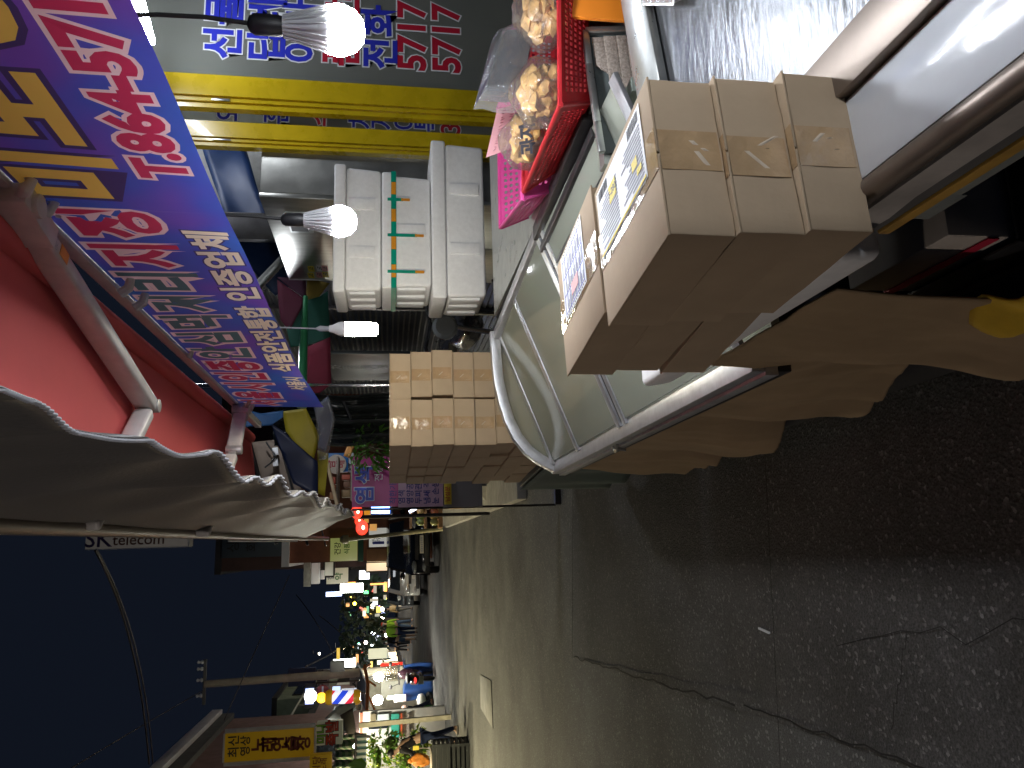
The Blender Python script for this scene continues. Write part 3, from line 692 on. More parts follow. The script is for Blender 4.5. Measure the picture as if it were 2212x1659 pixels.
mb = MB(); mb.tube(pts, [.0013 + .0027 * (i / 329) for i in range(330)], 6); mb.build('hem_cord', mat('white_cord', (.80, .80, .84), r=.5, v=.15, s=60), T, smooth=True)
T = thing('roof_pipe', 'thin brown pipe running along the street above the valance beyond the awning', 'pipe', (.05, 6, 2.2))
mb = MB(); mb.tube([(.098, 4.42, 2.262), (.150, 9.5, 2.255)], .024, 10); mb.build('pipe', MATS['brown_bar'], T, smooth=True)
mb = MB(); mb.tube([(.060, 3.6, 2.240), (.085, 6.2, 2.236)], .005, 6); mb.build('white_trim', mat('white_trim', (.7, .7, .7), r=.3, v=0), T, smooth=True)
mb = MB()
for y in (5.2, 7.2, 9.3): mb.tube([(.06, y, 2.255), (.9, y + .05, 2.5)], .012, 6)
mb.build('stay', DKST, T, smooth=True)

# ------------------------------------------------------------------ the printed banner
def banner_mat():
    mt = bpy.data.materials.new('printed_vinyl'); mt.use_nodes = True; nt = mt.node_tree; N = nt.nodes; L = nt.links
    p = N['Principled BSDF']; p.inputs['Roughness'].default_value = .42
    tc = N.new('ShaderNodeTexCoord'); mp = N.new('ShaderNodeMapping'); mp.inputs['Scale'].default_value = (1, 2.2, 2.6); L.new(tc.outputs['Object'], mp.inputs[0])
    n = N.new('ShaderNodeTexNoise'); n.inputs['Scale'].default_value = 1.1; n.inputs['Detail'].default_value = 2; L.new(mp.outputs[0], n.inputs[0])
    cr = N.new('ShaderNodeValToRGB'); e = cr.color_ramp.elements
    e[0].position = .34; e[0].color = (.035, .13, .46, 1); e[1].position = .64; e[1].color = (.17, .07, .40, 1); x = cr.color_ramp.elements.new(.5); x.color = (.07, .09, .47, 1)
    L.new(n.outputs['Fac'], cr.inputs[0]); L.new(cr.outputs[0], p.inputs['Base Color'])
    t = N.new('ShaderNodeBsdfTranslucent'); L.new(cr.outputs[0], t.inputs[0]); ms = N.new('ShaderNodeMixShader'); ms.inputs[0].default_value = .5
    L.new(p.outputs[0], ms.inputs[1]); L.new(t.outputs[0], ms.inputs[2]); L.new(ms.outputs[0], N['Material Output'].inputs[0])
    return mt
T = thing('vinyl_banner', 'long blue and purple printed vinyl banner with Korean lettering hanging under the awning bar', 'banner', (.7, 2.3, 1.9))
def bn(p):
    k = min(1, max(0, (2.245 - p.z) / .37))
    p = V(p); p.x += .010 * math.sin(p.y * 3.1 + .6) * k + .004 * math.sin(p.y * 8.3 + p.z * 6) * k; return p
def bsheet(u, v_):
    y = .2 + 3.62 * u; z0 = 1.884 - .010 * math.sin(y * 1.9) - .02 * max(0, y - 3.1)
    return bn(V((.70, y, z0 + (2.246 - z0) * v_)))
CRIM = mat('crimson_print', (.56, .035, .10), r=.45, v=.05, tr=.5); PNKO = mat('pink_print', (.84, .55, .57), r=.45, v=.05, tr=.5)
GOLD = mat('gold_print', (.80, .48, .10), r=.45, v=.06, tr=.5); DBLU = mat('navy_print', (.06, .04, .14), r=.45, v=.05, tr=.5)
SLAT = mat('slate_print', (.08, .14, .16), r=.45, v=.1, s=2, tr=.5); CREAM = mat('cream_print', (.84, .68, .52), r=.45, v=.05, tr=.5)
RG, UU = (0, -1, 0), (0, 0, 1)
# one printed sheet: lettering, outlines and ground are cut from the same thin vinyl so that lamps behind shine through it once
from mathutils.geometry import delaunay_2d_cdt
lay = []                                  # (2D verts, faces, colour) from bottom to top
def t2d(s_, y, z, size, sx, off, m_, order):
    cu = bpy.data.curves.new('t', 'FONT'); cu.body = s_; cu.resolution_u = 3; cu.align_x = 'CENTER'; cu.align_y = 'CENTER'; cu.offset = off
    ob = bpy.data.objects.new('t', cu); COL.objects.link(ob); me = bpy.data.meshes.new_from_object(ob); bpy.data.objects.remove(ob); bpy.data.curves.remove(cu)
    lay.append((order, [(-y + q.co.x * size * sx, z + q.co.y * size) for q in me.vertices], [tuple(p.vertices) for p in me.polygons], m_)); bpy.data.meshes.remove(me)
def bt(s_, mi, mo, y, z, size, sx=1., o1=.03, o2=.07):
    t2d(s_, y, z, size, sx, o2, mo, 0); t2d(s_, y, z, size, sx, o1, mi, 1)
yy = 3.80
for ch, m1 in zip('서울시인증안심먹거리지정', [CRIM] * 5 + [SLAT] * 5 + [CRIM] * 2):
    bt(ch, m1, PNKO, yy - .095, 2.113, .200, .90, .035, .095); yy -= .1875
for ch, y in (('미', 1.425), ('도', 1.20), ('정', .965), ('떡', .73)): bt(ch, GOLD, DBLU, y, 2.128, .225, 1.0, .045, .095)
bt('T.864-5717', CRIM, PNKO, 1.13, 1.952, .118, 1.0, .045, .11)
bt('서울시', CREAM, DBLU, 3.26, 1.925, .082, 1.25, .03, .07)
bt('식품안전통합', CREAM, DBLU, 2.63, 1.938, .10, 1.46, .035, .075)
bt('인증업체', CREAM, DBLU, 1.92, 1.942, .10, 1.42, .035, .075)
lay.sort(key=lambda t_: t_[0])
pv, pf_, own = [], [], []
ys = [.2 + 3.62 * i / 72 for i in range(73)]
def zlo(y): return 1.884 - .010 * math.sin(y * 1.9) - .02 * max(0, y - 3.1)
for i, y in enumerate(ys): pv += [V((-y, zlo(y))), V((-y, 2.246))]
for i in range(72): pf_.append((2 * i + 1, 2 * i, 2 * i + 2, 2 * i + 3)); own.append(-1)
for k_, (od, vs, fs, m_) in enumerate(lay):
    k0 = len(pv); pv += [V((x, min(max(z, 1.80), 2.243))) for x, z in vs]
    for f_ in fs: pf_.append(tuple(i + k0 for i in f_)); own.append(k_)
def ccw(f_):
    a_ = sum(pv[f_[i]].x * pv[f_[(i + 1) % len(f_)]].y - pv[f_[(i + 1) % len(f_)]].x * pv[f_[i]].y for i in range(len(f_))); return a_
keep = [(f_, o_, ccw(f_)) for f_, o_ in zip(pf_, own)]
pf_ = [f_ if a_ > 0 else f_[::-1] for f_, o_, a_ in keep if abs(a_) > 1e-8]; own = [o_ for f_, o_, a_ in keep if abs(a_) > 1e-8]
res = delaunay_2d_cdt(pv, [], pf_, 1, 1e-6)
ov, of_, oo = res[0], res[2], res[5]
grp = {}
for f_, o_ in zip(of_, oo):
    if not o_: continue
    top = max(own[i] for i in o_); mm = top
    grp.setdefault(mm, []).append(f_)
BM_ = banner_mat()
for nm, fs in grp.items():
    use = sorted({i for f_ in fs for i in f_}); ix = {v_: k for k, v_ in enumerate(use)}
    mb = MB(); mb.v = [bn(V((.70, -ov[i][0], ov[i][1]))) for i in use]; mb.f = [tuple(ix[i] for i in f_) for f_ in fs]
    mb.build('banner_sheet' if nm < 0 else 'lettering' if lay[nm][0] else 'letter_outline', BM_ if nm < 0 else lay[nm][3], T, smooth=True)
for y in (1.08, 1.52, 1.60, 2.36, 2.9): mb = MB(); mb.lathe([(.006, 0), (.006, .003), (.003, .004)], (.6935, y, 2.19 + .03 * math.sin(y * 9)), 8, Matrix.Rotation(R(-90), 3, 'Y')); mb.build('staple', mat('pale_patch', (.6, .6, .65), r=.5), T)

# ------------------------------------------------------------------ styrofoam boxes
def foam(name_label, x0, x1, y0, y1, z0, z1, lid, ribs, seed, taped=False):
    t = thing('foam_box', name_label, 'foam box', ((x0 + x1) / 2, (y0 + y1) / 2, z0), 0, 'foam boxes stacked in front of the fridge')
    zl = z1 - lid
    mb = MB(); tp = .012
    mb.hexa([V(p) for p in ((x0 + tp, y0 + tp, z0), (x1 - tp, y0 + tp, z0), (x1 - tp, y1 - tp, z0), (x0 + tp, y1 - tp, z0), (x0 + .004, y0 + .004, zl - .001), (x1 - .004, y0 + .004, zl - .001), (x1 - .004, y1 - .004, zl - .001), (x0 + .004, y1 - .004, zl - .001))])
    mb.build('box_body', FOAM, t, bev=.018, seg=3)
    mb = MB(); mb.box(x0 - .008, x1 + .008, y0 - .008, y1 + .008, zl, z1); mb.build('lid', FOAM, t, bev=.012, seg=3)
    for k in range(ribs):
        x = x0 + (x1 - x0) * (k + .8) / (ribs + .6); mb = MB(); mb.box(x - .03, x + .03, y0 - .003, y0 + .018, z0 + .03, zl - .02); mb.build('rib', FOAM, t, bev=.003)
    for k in range(3):
        y = y0 + (y1 - y0) * (k + .6) / 3.2; mb = MB(); mb.box(x0 - .004, x0 + .018, y - .03, y + .03, z0 + .03, zl - .02); mb.build('rib', FOAM, t, bev=.005)
    if taped:
        mb = MB(); zz = z1 + .0
        mb.box(x0 - .010, x1 + .010, y0 - .010, y1 + .010, zl - .014, zl + .012); mb.build('green_tape', GREENT, t)
        for k in range(4): x = x0 + (x1 - x0) * (k + .3) / 4.1; mb = MB(); mb.box(x, x + .07, y0 - .0108, y0 - .0095, zl - .013, zl + .011); mb.build('orange_print', ORANT, t)
        for x, ml in ((x0 + .07, .12), (x0 + .27, .12), (x0 + .47, .05)):
            mb = MB(); mb.box(x, x + .016, y0 - .0115, y0 - .0096, zl - ml, zl + .03); mb.build('tape_end', GREENT, t)
            mb = MB(); mb.box(x + .001, x + .015, y0 - .0120, y0 - .0098, zl - ml - .035, zl - ml + .01); mb.build('orange_print', ORANT, t)
    t.rotation_euler = (0, 0, R((0, -1.2, 1.6, -.8)[seed]))
    return t
foam('widest bottom foam box of the stack in front of the fridge', 1.262, 2.12, 3.76, 4.14, 1.045, 1.325, .075, 2, 1)
foam('middle foam box of the stack, bound with green and orange tape', 1.30, 1.93, 3.77, 4.12, 1.328, 1.582, .06, 1, 2, True)
foam('top foam box of the stack beside the steel fridge', 1.285, 1.965, 3.77, 4.13, 1.585, 1.825, .06, 2, 3)

# ------------------------------------------------------------------ steel fridge
FRST = mat('brushed_fridge_steel', (.50, .50, .46), r=.34, m=.85, v=.18, s=5, stretch=(1, 6, 1))
T = thing('steel_fridge', 'tall stainless steel commercial fridge behind the foam boxes', 'fridge', (2.35, 5.0, 0))
mb = MB(); mb.box(2.06, 2.75, 4.32, 5.72, .1, 2.285); mb.build('fridge_body', FRST, T, bev=.006)
mb = MB(); mb.box(2.028, 2.058, 4.315, 5.725, 1.862, 2.29); mb.build('top_panel', FRST, T, bev=.004)
for y0 in (4.32, 5.023):
    for za, zb in ((1.02, 1.85), (.14, 1.005)):
        mb = MB(); mb.box(2.03, 2.058, y0, y0 + .695, za, zb); d = mb.build('door', FRST, T, bev=.004)
        mb = MB(); mb.box(2.006, 2.029, y0 + .6, y0 + .63, za + .25, zb - .25); mb.build('handle', BLACK, d, bev=.004)
mb = MB(); mb.box(2.026, 2.06, 5.7255, 5.733, 1.86, 2.29); mb.build('edge_trim', mat('white_edge', (.8, .8, .8), r=.3), T)
a, b = AX(628, 500, 2.027), AX(668, 458, 2.027)
mb = MB(); mb.box(2.018, 2.0275, b.y, a.y, b.z, a.z); dsp = mb.build('controller', mat('pale_controller', (.62, .66, .64), r=.4), T, bev=.003)
mb = MB(); mb.box(2.0155, 2.0178, b.y + .03, a.y - .03, b.z + .03, a.z - .012); mb.build('controller_screen', BLACK, dsp)
text('DUCD', GINK, dsp, (2.015, (a.y + b.y) / 2, b.z + .052), RG, UU, .022, name='controller_text')
text('GRAND', mat('steel_letters', (.62, .62, .60), r=.4), T, AX(662, 580, 2.026), RG, UU, .055, name='maker_plate')
for k, (px, m_) in enumerate((((672, 582), YINK), ((690, 581), PAPER), ((702, 581), PINKP), ((672, 596), YINK), ((690, 595), PINKP), ((703, 594), YINK))):
    p = AX(px[0], px[1] - 1, 2.0265); mb = MB(); mb.box(2.0255 - .0002 * k, 2.0275, p.y - .055, p.y + .055, p.z - .022, p.z + .022); s_ = mb.build('energy_sticker', m_, T)
    mb = MB()
    for i in range(3): mb.box(2.0245 - .0002 * k, 2.0252 - .0002 * k, p.y - .045, p.y + .03 - .02 * i, p.z - .014 + .011 * i, p.z - .009 + .011 * i)
    mb.build('sticker_text', INK, s_)

# ------------------------------------------------------------------ yellow sliding doors with lettered glass
SHOPG = thin('hazed_shop_glass', (.80, .84, .82), refl=.8, rough=.04, fog=.50, fogc=(.60, .61, .55))  # dust haze made heavier to stand in for light from the room
BLUL = mat('blue_letters', (.03, .04, .50), r=.4, v=.05); WHTL = mat('white_letters', (.80, .82, .84), r=.4, v=.05); REDL = mat('red_letters', (.50, .015, .04), r=.4, v=.05)
GHO = mat('grey_back_letters', (.36, .44, .41), r=.5, v=.08)
def stile(mb, x0, x1, y, z0, z1):
    w_ = x1 - x0
    mb.box(x0, x0 + w_ * .12, y, y + .05, z0, z1); mb.box(x0 + w_ * .12, x0 + w_ * .20, y + .015, y + .05, z0, z1); mb.box(x0 + w_ * .20, x0 + w_ * .30, y, y + .05, z0, z1)
    mb.box(x0 + w_ * .30, x0 + w_ * .36, y + .015, y + .05, z0, z1); mb.box(x0 + w_ * .36, x1, y - .006, y + .05, z0, z1)
def sdoor(y, x0, x1, xe, label):
    t = thing('sliding_door', label, 'door', ((x0 + xe) / 2, y, 0), 0, 'yellow sliding shop doors')
    mb = MB(); stile(mb, x0, x1, y, .02, 3.2); mb.build('stile', YELF, t)
    mb = MB(); mb.box(x1 + .001, xe, y, y + .045, .02, .32); mb.build('bottom_rail', YELF, t, bev=.004)
    mb = MB(); mb.box(x1 + .001, xe, y + .02, y + .026, .322, 3.2); mb.build('glass_pane', SHOPG, t)
    mb = MB(); mb.box(x0 + (x1 - x0) * .21, x0 + (x1 - x0) * .28, y - .007, y - .0005, 2.45, 2.55); mb.build('lock_plate', STEEL, t, bev=.002)
    return t
Td = sdoor(4.20, 2.515, 2.722, 4.6, 'yellow framed sliding door with blue and red lettered glass, nearer of the pair')
Te = sdoor(4.27, 2.315, 2.468, 4.4, 'yellow framed sliding door behind, its stile next to the foam boxes')
rowspec = [(485, '선물', BLUL), (580, '답례', BLUL), (657, '이바지', BLUL), (742, '품 전문', REDL), (826, '전화', BLUL), (893, '5717', REDL), (968, '5717', REDL)]
XL = AY(650, 132, 4.19).x
for k, (v_, s_, m1) in enumerate(rowspec):
    z = AY(v_, 100, 4.19).z; num = s_[0] == '5'; sz = .235 if not num else .235
    outlined(s_, m1, WHTL, Td, (XL, 4.2185, z), (1, 0, 0), (0, 0, 1), sz, o1=.03, o2=.065, gap=.0012, ax='LEFT', space=1.05 if not num else 1.02)
    if k < 6: text(s_, GHO, Te, (XL - .10, 4.2885, z - .02), (1, 0, 0), (0, 0, 1), sz, off=.05, ax='LEFT', name='letter_back')
for v_, s_, m1 in ((500, '외', BLUL), (600, '혼', BLUL), (700, '수', REDL), (785, '차', BLUL), (830, '지', BLUL), (880, '이', BLUL), (926, '특', BLUL), (975, '33', REDL)):
    z = AY(v_, 230, 4.28).z
    outlined(s_, m1, WHTL, Te, (2.555, 4.288, z), (1, 0, 0), (0, 0, 1), .17, o1=.012, o2=.045, gap=.0012)
T = thing('shop_interior', 'dim grey shop room seen through the lettered glass', 'room', (3.5, 6, 0))
mb = MB(); mb.box(2.80, 6.0, 6.6, 6.7, 0, 3.9); mb.box(2.802, 6.0, 4.4, 6.598, 3.8, 3.9); mb.build('wall', mat('grey_plaster', (.33, .33, .31), r=.8, v=.35, s=3), T)
mb = MB()
for z in (.9, 1.35, 1.8, 2.25): mb.box(3.0, 5.6, 6.2, 6.55, z, z + .03)
for x in (3.0, 4.3, 5.57): mb.box(x, x + .03, 6.2, 6.22, .1, 2.6)
mb.build('shelf', mat('brown_shelf', (.22, .16, .10), r=.6, v=.2), T)
FLU = glow('fluorescent_tube', '#eef4ff', 95.)
T = thing('fluorescent_lamp', 'white fluorescent ceiling lamp above the lettered glass', 'lamp', AY(300, 40, 3.6))
mb = MB(); mb.bar(AY(262, -160, 3.3), AY(328, 92, 3.9), .035, .03); mb.build('tube', FLU, T)
mb = MB(); mb.bar(AY(262, -160, 3.3) + V((0, 0, .05)), AY(328, 92, 3.9) + V((0, 0, .05)), .10, .04); mb.build('fitting', WALU, T, bev=.004)

T = thing('fluorescent_lamp', 'unseen fluorescent ceiling lamp added inside the shop room behind the lettered glass', 'lamp', AY(200, -60, 5.4))  # unseen second lamp, added to brighten the room behind the glass
mb = MB(); mb.bar((3.0, 5.0, 3.62), (4.2, 5.6, 3.62), .05, .03); mb.build('tube', FLU, T)
mb = MB(); mb.bar((3.0, 5.0, 3.68), (4.2, 5.6, 3.68), .12, .04); mb.build('fitting', WALU, T, bev=.004)

# ------------------------------------------------------------------ baskets on the shelf
def lattice(mb, a, b, c, d, nu, nv, hu, hv, n=4, mu=.06, mv=.10):
    """wall a-b (bottom) d-c (top) with nu x nv holes"""
    a, b, c, d = V(a), V(b), V(c), V(d)
    P = lambda u, v_: (a * (1 - u) + b * u) * (1 - v_) + (d * (1 - u) + c * u) * v_
    def quad(u0, u1, v0, v1):
        k = len(mb.v); mb.v += [P(u0, v0), P(u1, v0), P(u1, v1), P(u0, v1)]; mb.f.append((k, k + 1, k + 2, k + 3))
    quad(0, mu, 0, 1); quad(1 - mu, 1, 0, 1); quad(mu, 1 - mu, 0, mv); quad(mu, 1 - mu, 1 - mv, 1)
    for i in range(nu):
        for j in range(nv):
            u0 = mu + (1 - 2 * mu) * i / nu; u1 = mu + (1 - 2 * mu) * (i + 1) / nu; v0 = mv + (1 - 2 * mv) * j / nv; v1 = mv + (1 - 2 * mv) * (j + 1) / nv
            uc, vc = (u0 + u1) / 2, (v0 + v1) / 2; ru, rv = (u1 - u0) / 2, (v1 - v0) / 2
            out = []; inn = []
            for k in range(8):
                an = math.pi * k / 4; cx, sx_ = math.cos(an), math.sin(an); m_ = max(abs(cx), abs(sx_))
                out.append(P(uc + ru * cx / m_, vc + rv * sx_ / m_))
                if n == 4: inn.append(P(uc + ru * hu * cx / m_, vc + rv * hv * sx_ / m_))
                else: inn.append(P(uc + ru * hu * cx, vc + rv * hv * sx_))
            k0 = len(mb.v); mb.v += out + inn
            for k in range(8): mb.f.append((k0 + k, k0 + (k + 1) % 8, k0 + 8 + (k + 1) % 8, k0 + 8 + k))
def basket(name, label, rim, bot, zr, zb, m, nu, nv, rnd_, holes_first=None, hu=.62, hv=.55):
    t = thing(name, label, 'basket', (sum(p[0] for p in bot) / 4, sum(p[1] for p in bot) / 4, zb))
    rm = [V((x, y, zr)) for x, y in rim]; bt_ = [V((x, y, zb)) for x, y in bot]
    for i in range(4):
        j = (i + 1) % 4; mb = MB(); L_ = (rm[i] - rm[j]).length
        lattice(mb, bt_[i], bt_[j], rm[j], rm[i], max(4, int(L_ * nu)), nv, hu, hv, 8 if rnd_ else 4)
        mb.build('side_wall', m, t, sol=.003)
    mb = MB(); mb.poly([p + V((0, 0, .001)) for p in bt_], (0, 0, .003)); mb.build('base', m, t)
    mb = MB(); mb.tube([p + V((0, 0, .003)) for p in rm], .0065, 8, closed=True)
    for i in range(4):
        mb.tube([bt_[i], rm[i]], .006, 8)
    mb.build('rim', m, t, smooth=True)
    return t
basket('plastic_basket', 'red slotted plastic basket holding bags of fried snacks', [(1.022, 1.612), (1.52, 1.53), (1.56, 2.06), (1.045, 2.12)], [(1.076, 1.680), (1.47, 1.62), (1.50, 2.0), (1.092, 2.06)], 1.142, 1.052, REDPL, 58, 5, False)
basket('plastic_basket', 'pink plastic basket with round holes behind the red one', [(1.030, 2.14), (1.50, 2.06), (1.60, 2.56), (1.135, 2.60)], [(1.075, 2.17), (1.46, 2.11), (1.55, 2.51), (1.160, 2.55)], 1.142, 1.048, PINKPL, 40, 4, True, hu=.62, hv=.62)
def snack_bag(label, c, r, m_, n_, seed, cat='snack bag', twist=True):
    c = V(c); t = thing('snack_bag', label, cat, c - V((0, 0, r[2])), 0, 'clear bags of fried snacks in the red basket'); q = random.Random(seed)
    mb = MB()
    for i in range(n_):
        while True:
            d = V((q.uniform(-1, 1), q.uniform(-1, 1), q.uniform(-1, 1)))
            if d.length < 1: break
        mb.lump(c + V((d.x * r[0] * .72, d.y * r[1] * .72, d.z * r[2] * .68)), (q.uniform(.018, .032), q.uniform(.018, .032), q.uniform(.012, .022)), .55, 2.2, 2, seed * 31 + i)
    mb.build('snacks', m_, t, smooth=True)
    mb = MB(); bm = bmesh.new(); bmesh.ops.create_icosphere(bm, subdivisions=4, radius=1); k = len(mb.v)
    for v_ in bm.verts:
        f = 1.02 + .14 * NZ.noise(v_.co * 2.1 + V((seed, 0, 0))) + .05 * NZ.noise(v_.co * 7 + V((0, seed, 0))) + .03 * abs(NZ.noise(v_.co * 15))
        if v_.co.z > .55 and twist: f *= 1 - (v_.co.z - .55) * .9; 
        p = V((v_.co.x * r[0], v_.co.y * r[1], v_.co.z * r[2])) * f
        if v_.co.z > .55 and twist: p.z += (v_.co.z - .55) * .10
        mb.v.append(c + p)
    for f in bm.faces: mb.f.append(tuple(v_.index for v_ in f.verts))
    bm.free(); mb.build('bag_film', BAGF, t, smooth=True)
    return t
snack_bag('clear bag of golden fried snacks at the near street-side corner of the red basket', (1.135, 1.745, 1.155), (.085, .095, .075), SNACK2, 34, 3)
bg_ = snack_bag('printed clear bag of pale fried snacks at the far end of the red basket', (1.13, 1.97, 1.15), (.075, .105, .075), SNACK2, 34, 5)
text('과자', INK, bg_, (1.075, 1.862, 1.175), (.8, -.5, .1), (-.1, .2, .95), .045, off=.05, name='bag_print')
snack_bag('clear bag of brown fried snacks at the wall side of the red basket', (1.34, 1.70, 1.150), (.10, .085, .072), SNACK, 36, 7)
t = thing('laver_pack', 'large glossy clear pack of dark dried laver leaning over the red basket', 'laver pack', (1.35, 1.88, 1.15))
fpx = [(1048, 196), (1126, 203), (1158, 60), (1092, 62)]
f0 = [AY(x, y, 1.84) for x, y in fpx]; f1 = [p + V((.05, .13, .012)) for p in f0]
mb = MB(); mb.hexa([f0[0], f0[1], f0[2], f0[3], f1[0], f1[1], f1[2], f1[3]]); mb.build('laver_sheets', SEAWEED, t, bev=.012)
fpx = [(1036, 206), (1132, 216), (1178, 20), (1080, 40)]
g0 = [AY(x, y, 1.815) for x, y in fpx]
def pk(u, v_):
    p = (g0[0] * (1 - u) + g0[3] * u) * (1 - v_) + (g0[1] * (1 - u) + g0[2] * u) * v_
    e_ = min(u, 1 - u, v_, 1 - v_); p = p + V((.02, .10, .005)) * (1 - min(1, e_ * 7)) ** 2
    n_ = NZ.noise(V((u * 4, v_ * 2.5, 2))) * .012 + NZ.noise(V((u * 11, v_ * 3, 5))) * .004
    return p + V((0, n_, 0))
mb = MB(); mb.grid(pk, 60, 40); mb.build('film', PACKF, t, smooth=True)
t = thing('price_card', 'pink handwritten price card standing behind the snack bags', 'card', AY(1100, 290, 2.16))
cq = [AY(1050, 340, 2.13), AY(1112, 318, 2.13), AY(1112, 226, 2.13), AY(1074, 236, 2.13)]
mb = MB(); mb.poly(cq, (0, .002, 0)); mb.build('card_sheet', mat('pink_card', (.80, .42, .44), r=.6, v=.04), t)
q = random.Random(8); mb = MB()
for i in range(2):
    a = cq[0] * .62 + cq[3] * .38; ex = (cq[3] - cq[0]).normalized(); ez = (cq[1] - cq[0]).normalized()
    for k in range(15):
        p = cq[0] + ex * (.016 + .0105 * k) + ez * (.022 + .030 * i) + V((0, -.001, 0))
        mb.bar(p + ex * q.uniform(-.003, .003), p + ex * q.uniform(-.003, .004) + ez * q.uniform(.006, .014), .0015, .001)
mb.build('handwriting', mat('red_ink', (.30, .03, .06), r=.6), t)

# ------------------------------------------------------------------ behind the stall: shutter, tarpaulins, parasol, motorcycle
SHUT = mat('shutter_paint', (.030, .034, .040), r=.32, m=.3, v=.25, s=4)
T = thing('roller_shutter', 'dark closed roller shutter with narrow slats behind the stall', 'shutter', (2.6, 9, 0))
mb = MB(); z = .02
while z < 3.0:
    mb.add([(2.60, 5.9, z), (2.60, 13, z), (2.578, 13, z + .022), (2.578, 5.9, z + .022), (2.60, 5.9, z + .062), (2.60, 13, z + .062)], [(0, 1, 2, 3), (3, 2, 5, 4)]); z += .0635
mb.build('slats', SHUT, T)
mb = MB(); mb.box(2.40, 2.62, 5.86, 5.93, 0, 3.1); mb.box(2.55, 2.63, 8.1, 8.16, 0, 3.1); mb.box(2.45, 2.9, 5.9, 13, 3.01, 3.4); mb.build('shutter_rail', DKST, T, bev=.004)
T = thing('wall_sign', 'dark vertical sign with grey lettering beside the shutter', 'sign', AX(800, 800, 2.3))
c0, c1 = AX(720, 822, 2.30), AX(900, 765, 2.30)
mb = MB(); mb.box(2.30, 2.34, c1.y, c0.y, c1.z, c0.z); mb.build('board', mat('dark_slate', (.035, .042, .045), r=.4, v=.15), T, bev=.004)
for ch, x in (('착', 737), ('한', 766), ('가', 803), ('격', 838)):
    p = AX(x, 793, 2.298); text(ch, mat('grey_letters', (.30, .34, .34), r=.6), T, p, RG, UU, .27, off=.01)
def rag(name, px, Y, m_, label, cat, amp=.06, cuts=5, dY=None, seed=0, freq=3., sol=.003, parent=None):
    bm = bmesh.new(); pts = [AY(x, y, Y + (dY[i] if dY else 0)) for i, (x, y) in enumerate(px)]
    f = bm.faces.new([bm.verts.new(p) for p in pts]); bmesh.ops.triangulate(bm, faces=[f])
    bmesh.ops.subdivide_edges(bm, edges=bm.edges[:], cuts=cuts, use_grid_fill=True)
    for v_ in bm.verts:
        n_ = NZ.noise_vector(v_.co * freq + V((seed * 5.1, 0, seed))); v_.co += V((n_.x * .2, n_.y, n_.z * .2)) * amp
    me = bpy.data.meshes.new(name); bm.to_mesh(me); bm.free(); me.materials.append(m_)
    if parent is not None: me.transform(MW[parent.name].inverted())
    for p in me.polygons: p.use_smooth = True
    o = link(name, me, parent); so = o.modifiers.new('solid', 'SOLIDIFY'); so.thickness = sol
    if label: tag(o, label, cat)
    return o
NAVY = mat('navy_tarp', (.012, .022, .075), r=.45, v=.2, s=4); YELT = mat('yellow_tarp', (.42, .34, .02), r=.5, v=.2, s=4); BLUT = mat('blue_tarp', (.02, .12, .36), r=.5, v=.15, s=4)
rag('tarpaulin', [(430, 300), (520, 300), (560, 420), (640, 610), (600, 640), (520, 560)], 6.2, mat('deep_blue_tarp', (.006, .025, .085), r=.5, v=.15, s=4), 'blue tarpaulin hanging high behind the fridge', 'tarpaulin', .10)
T = thing('support_pole', 'slanting grey steel pole in front of the high blue tarpaulin', 'pole', AY(600, 560, 5.9))
mb = MB(); mb.tube([AY(545, 630, 5.6), AY(640, 530, 6.0)], .035, 10); mb.build('pole', STEEL, T, smooth=True)
T = thing('market_parasol', 'folded back market parasol with red, green and yellow panels behind the bulbs', 'parasol', AY(662, 650, 6.0))
for px, c_, s_ in (([(662, 648), (599, 602), (606, 690), (625, 715)], (.10, .012, .035), 1), ([(662, 648), (599, 602), (662, 600)], (.07, .02, .05), 2), ([(662, 648), (664, 600), (712, 610), (690, 640)], (.20, .14, .02), 3), ([(662, 648), (690, 640), (708, 627), (712, 728), (664, 748), (628, 752), (620, 712)], (.012, .09, .065), 4), ([(664, 749), (713, 729), (716, 830), (690, 850), (655, 850)], (.24, .02, .05), 5)):
    rag('panel', px, 6.0, mat('parasol_cloth_%d' % s_, c_, r=.8, v=.15, s=5), None, None, .05, 4, None, s_, parent=T)
mb = MB(); mb.tube([AY(660, 640, 5.85), AY(655, 760, 5.8), AY(652, 880, 5.75)], [.018, .032, .036], 10); mb.build('pole', mat('green_pole', (.04, .30, .13), r=.4, v=.1), T, smooth=True)
T = thing('parked_motorcycle', 'dark motorcycle parked in the gloom in front of the shutter', 'motorcycle', (2.0, 6.3, 0))
mc = AY(985, 700, 6.2); MBK = mat('motorcycle_black', (.02, .02, .023), r=.25, v=.2, coat=.5); CHR = mat('chrome', (.6, .6, .62), r=.15, m=1, v=.05)
mb = MB(); mb.lump(mc + V((.1, .5, -.12)), (.16, .45, .16), .2, 2, 3, 4); mb.lump(mc + V((.08, 1.0, -.02)), (.14, .35, .10), .15, 2, 3, 6); mb.build('body', MBK, T, smooth=True)
hd = AY(962, 705, 6.0); hl = MB(); hl.lathe([(0, -.02), (.08, -.015), (.105, .02), (.10, .06), (.05, .14), (0, .15)], hd, 18, Matrix.Rotation(R(-90), 3, 'X')); hl.build('headlight', mat('lens_glass', (.25, .27, .28), r=.08, v=.1, coat=1), T, smooth=True)
mb = MB(); hb = AY(935, 700, 6.15); mb.tube([hb + V((-.36, .12, .0)), hb + V((-.2, .02, .06)), hb + V((0, 0, .02)), hb + V((.2, .02, .06)), hb + V((.36, .12, 0))], .016, 8); mb.build('handlebar', MBK, T, smooth=True)
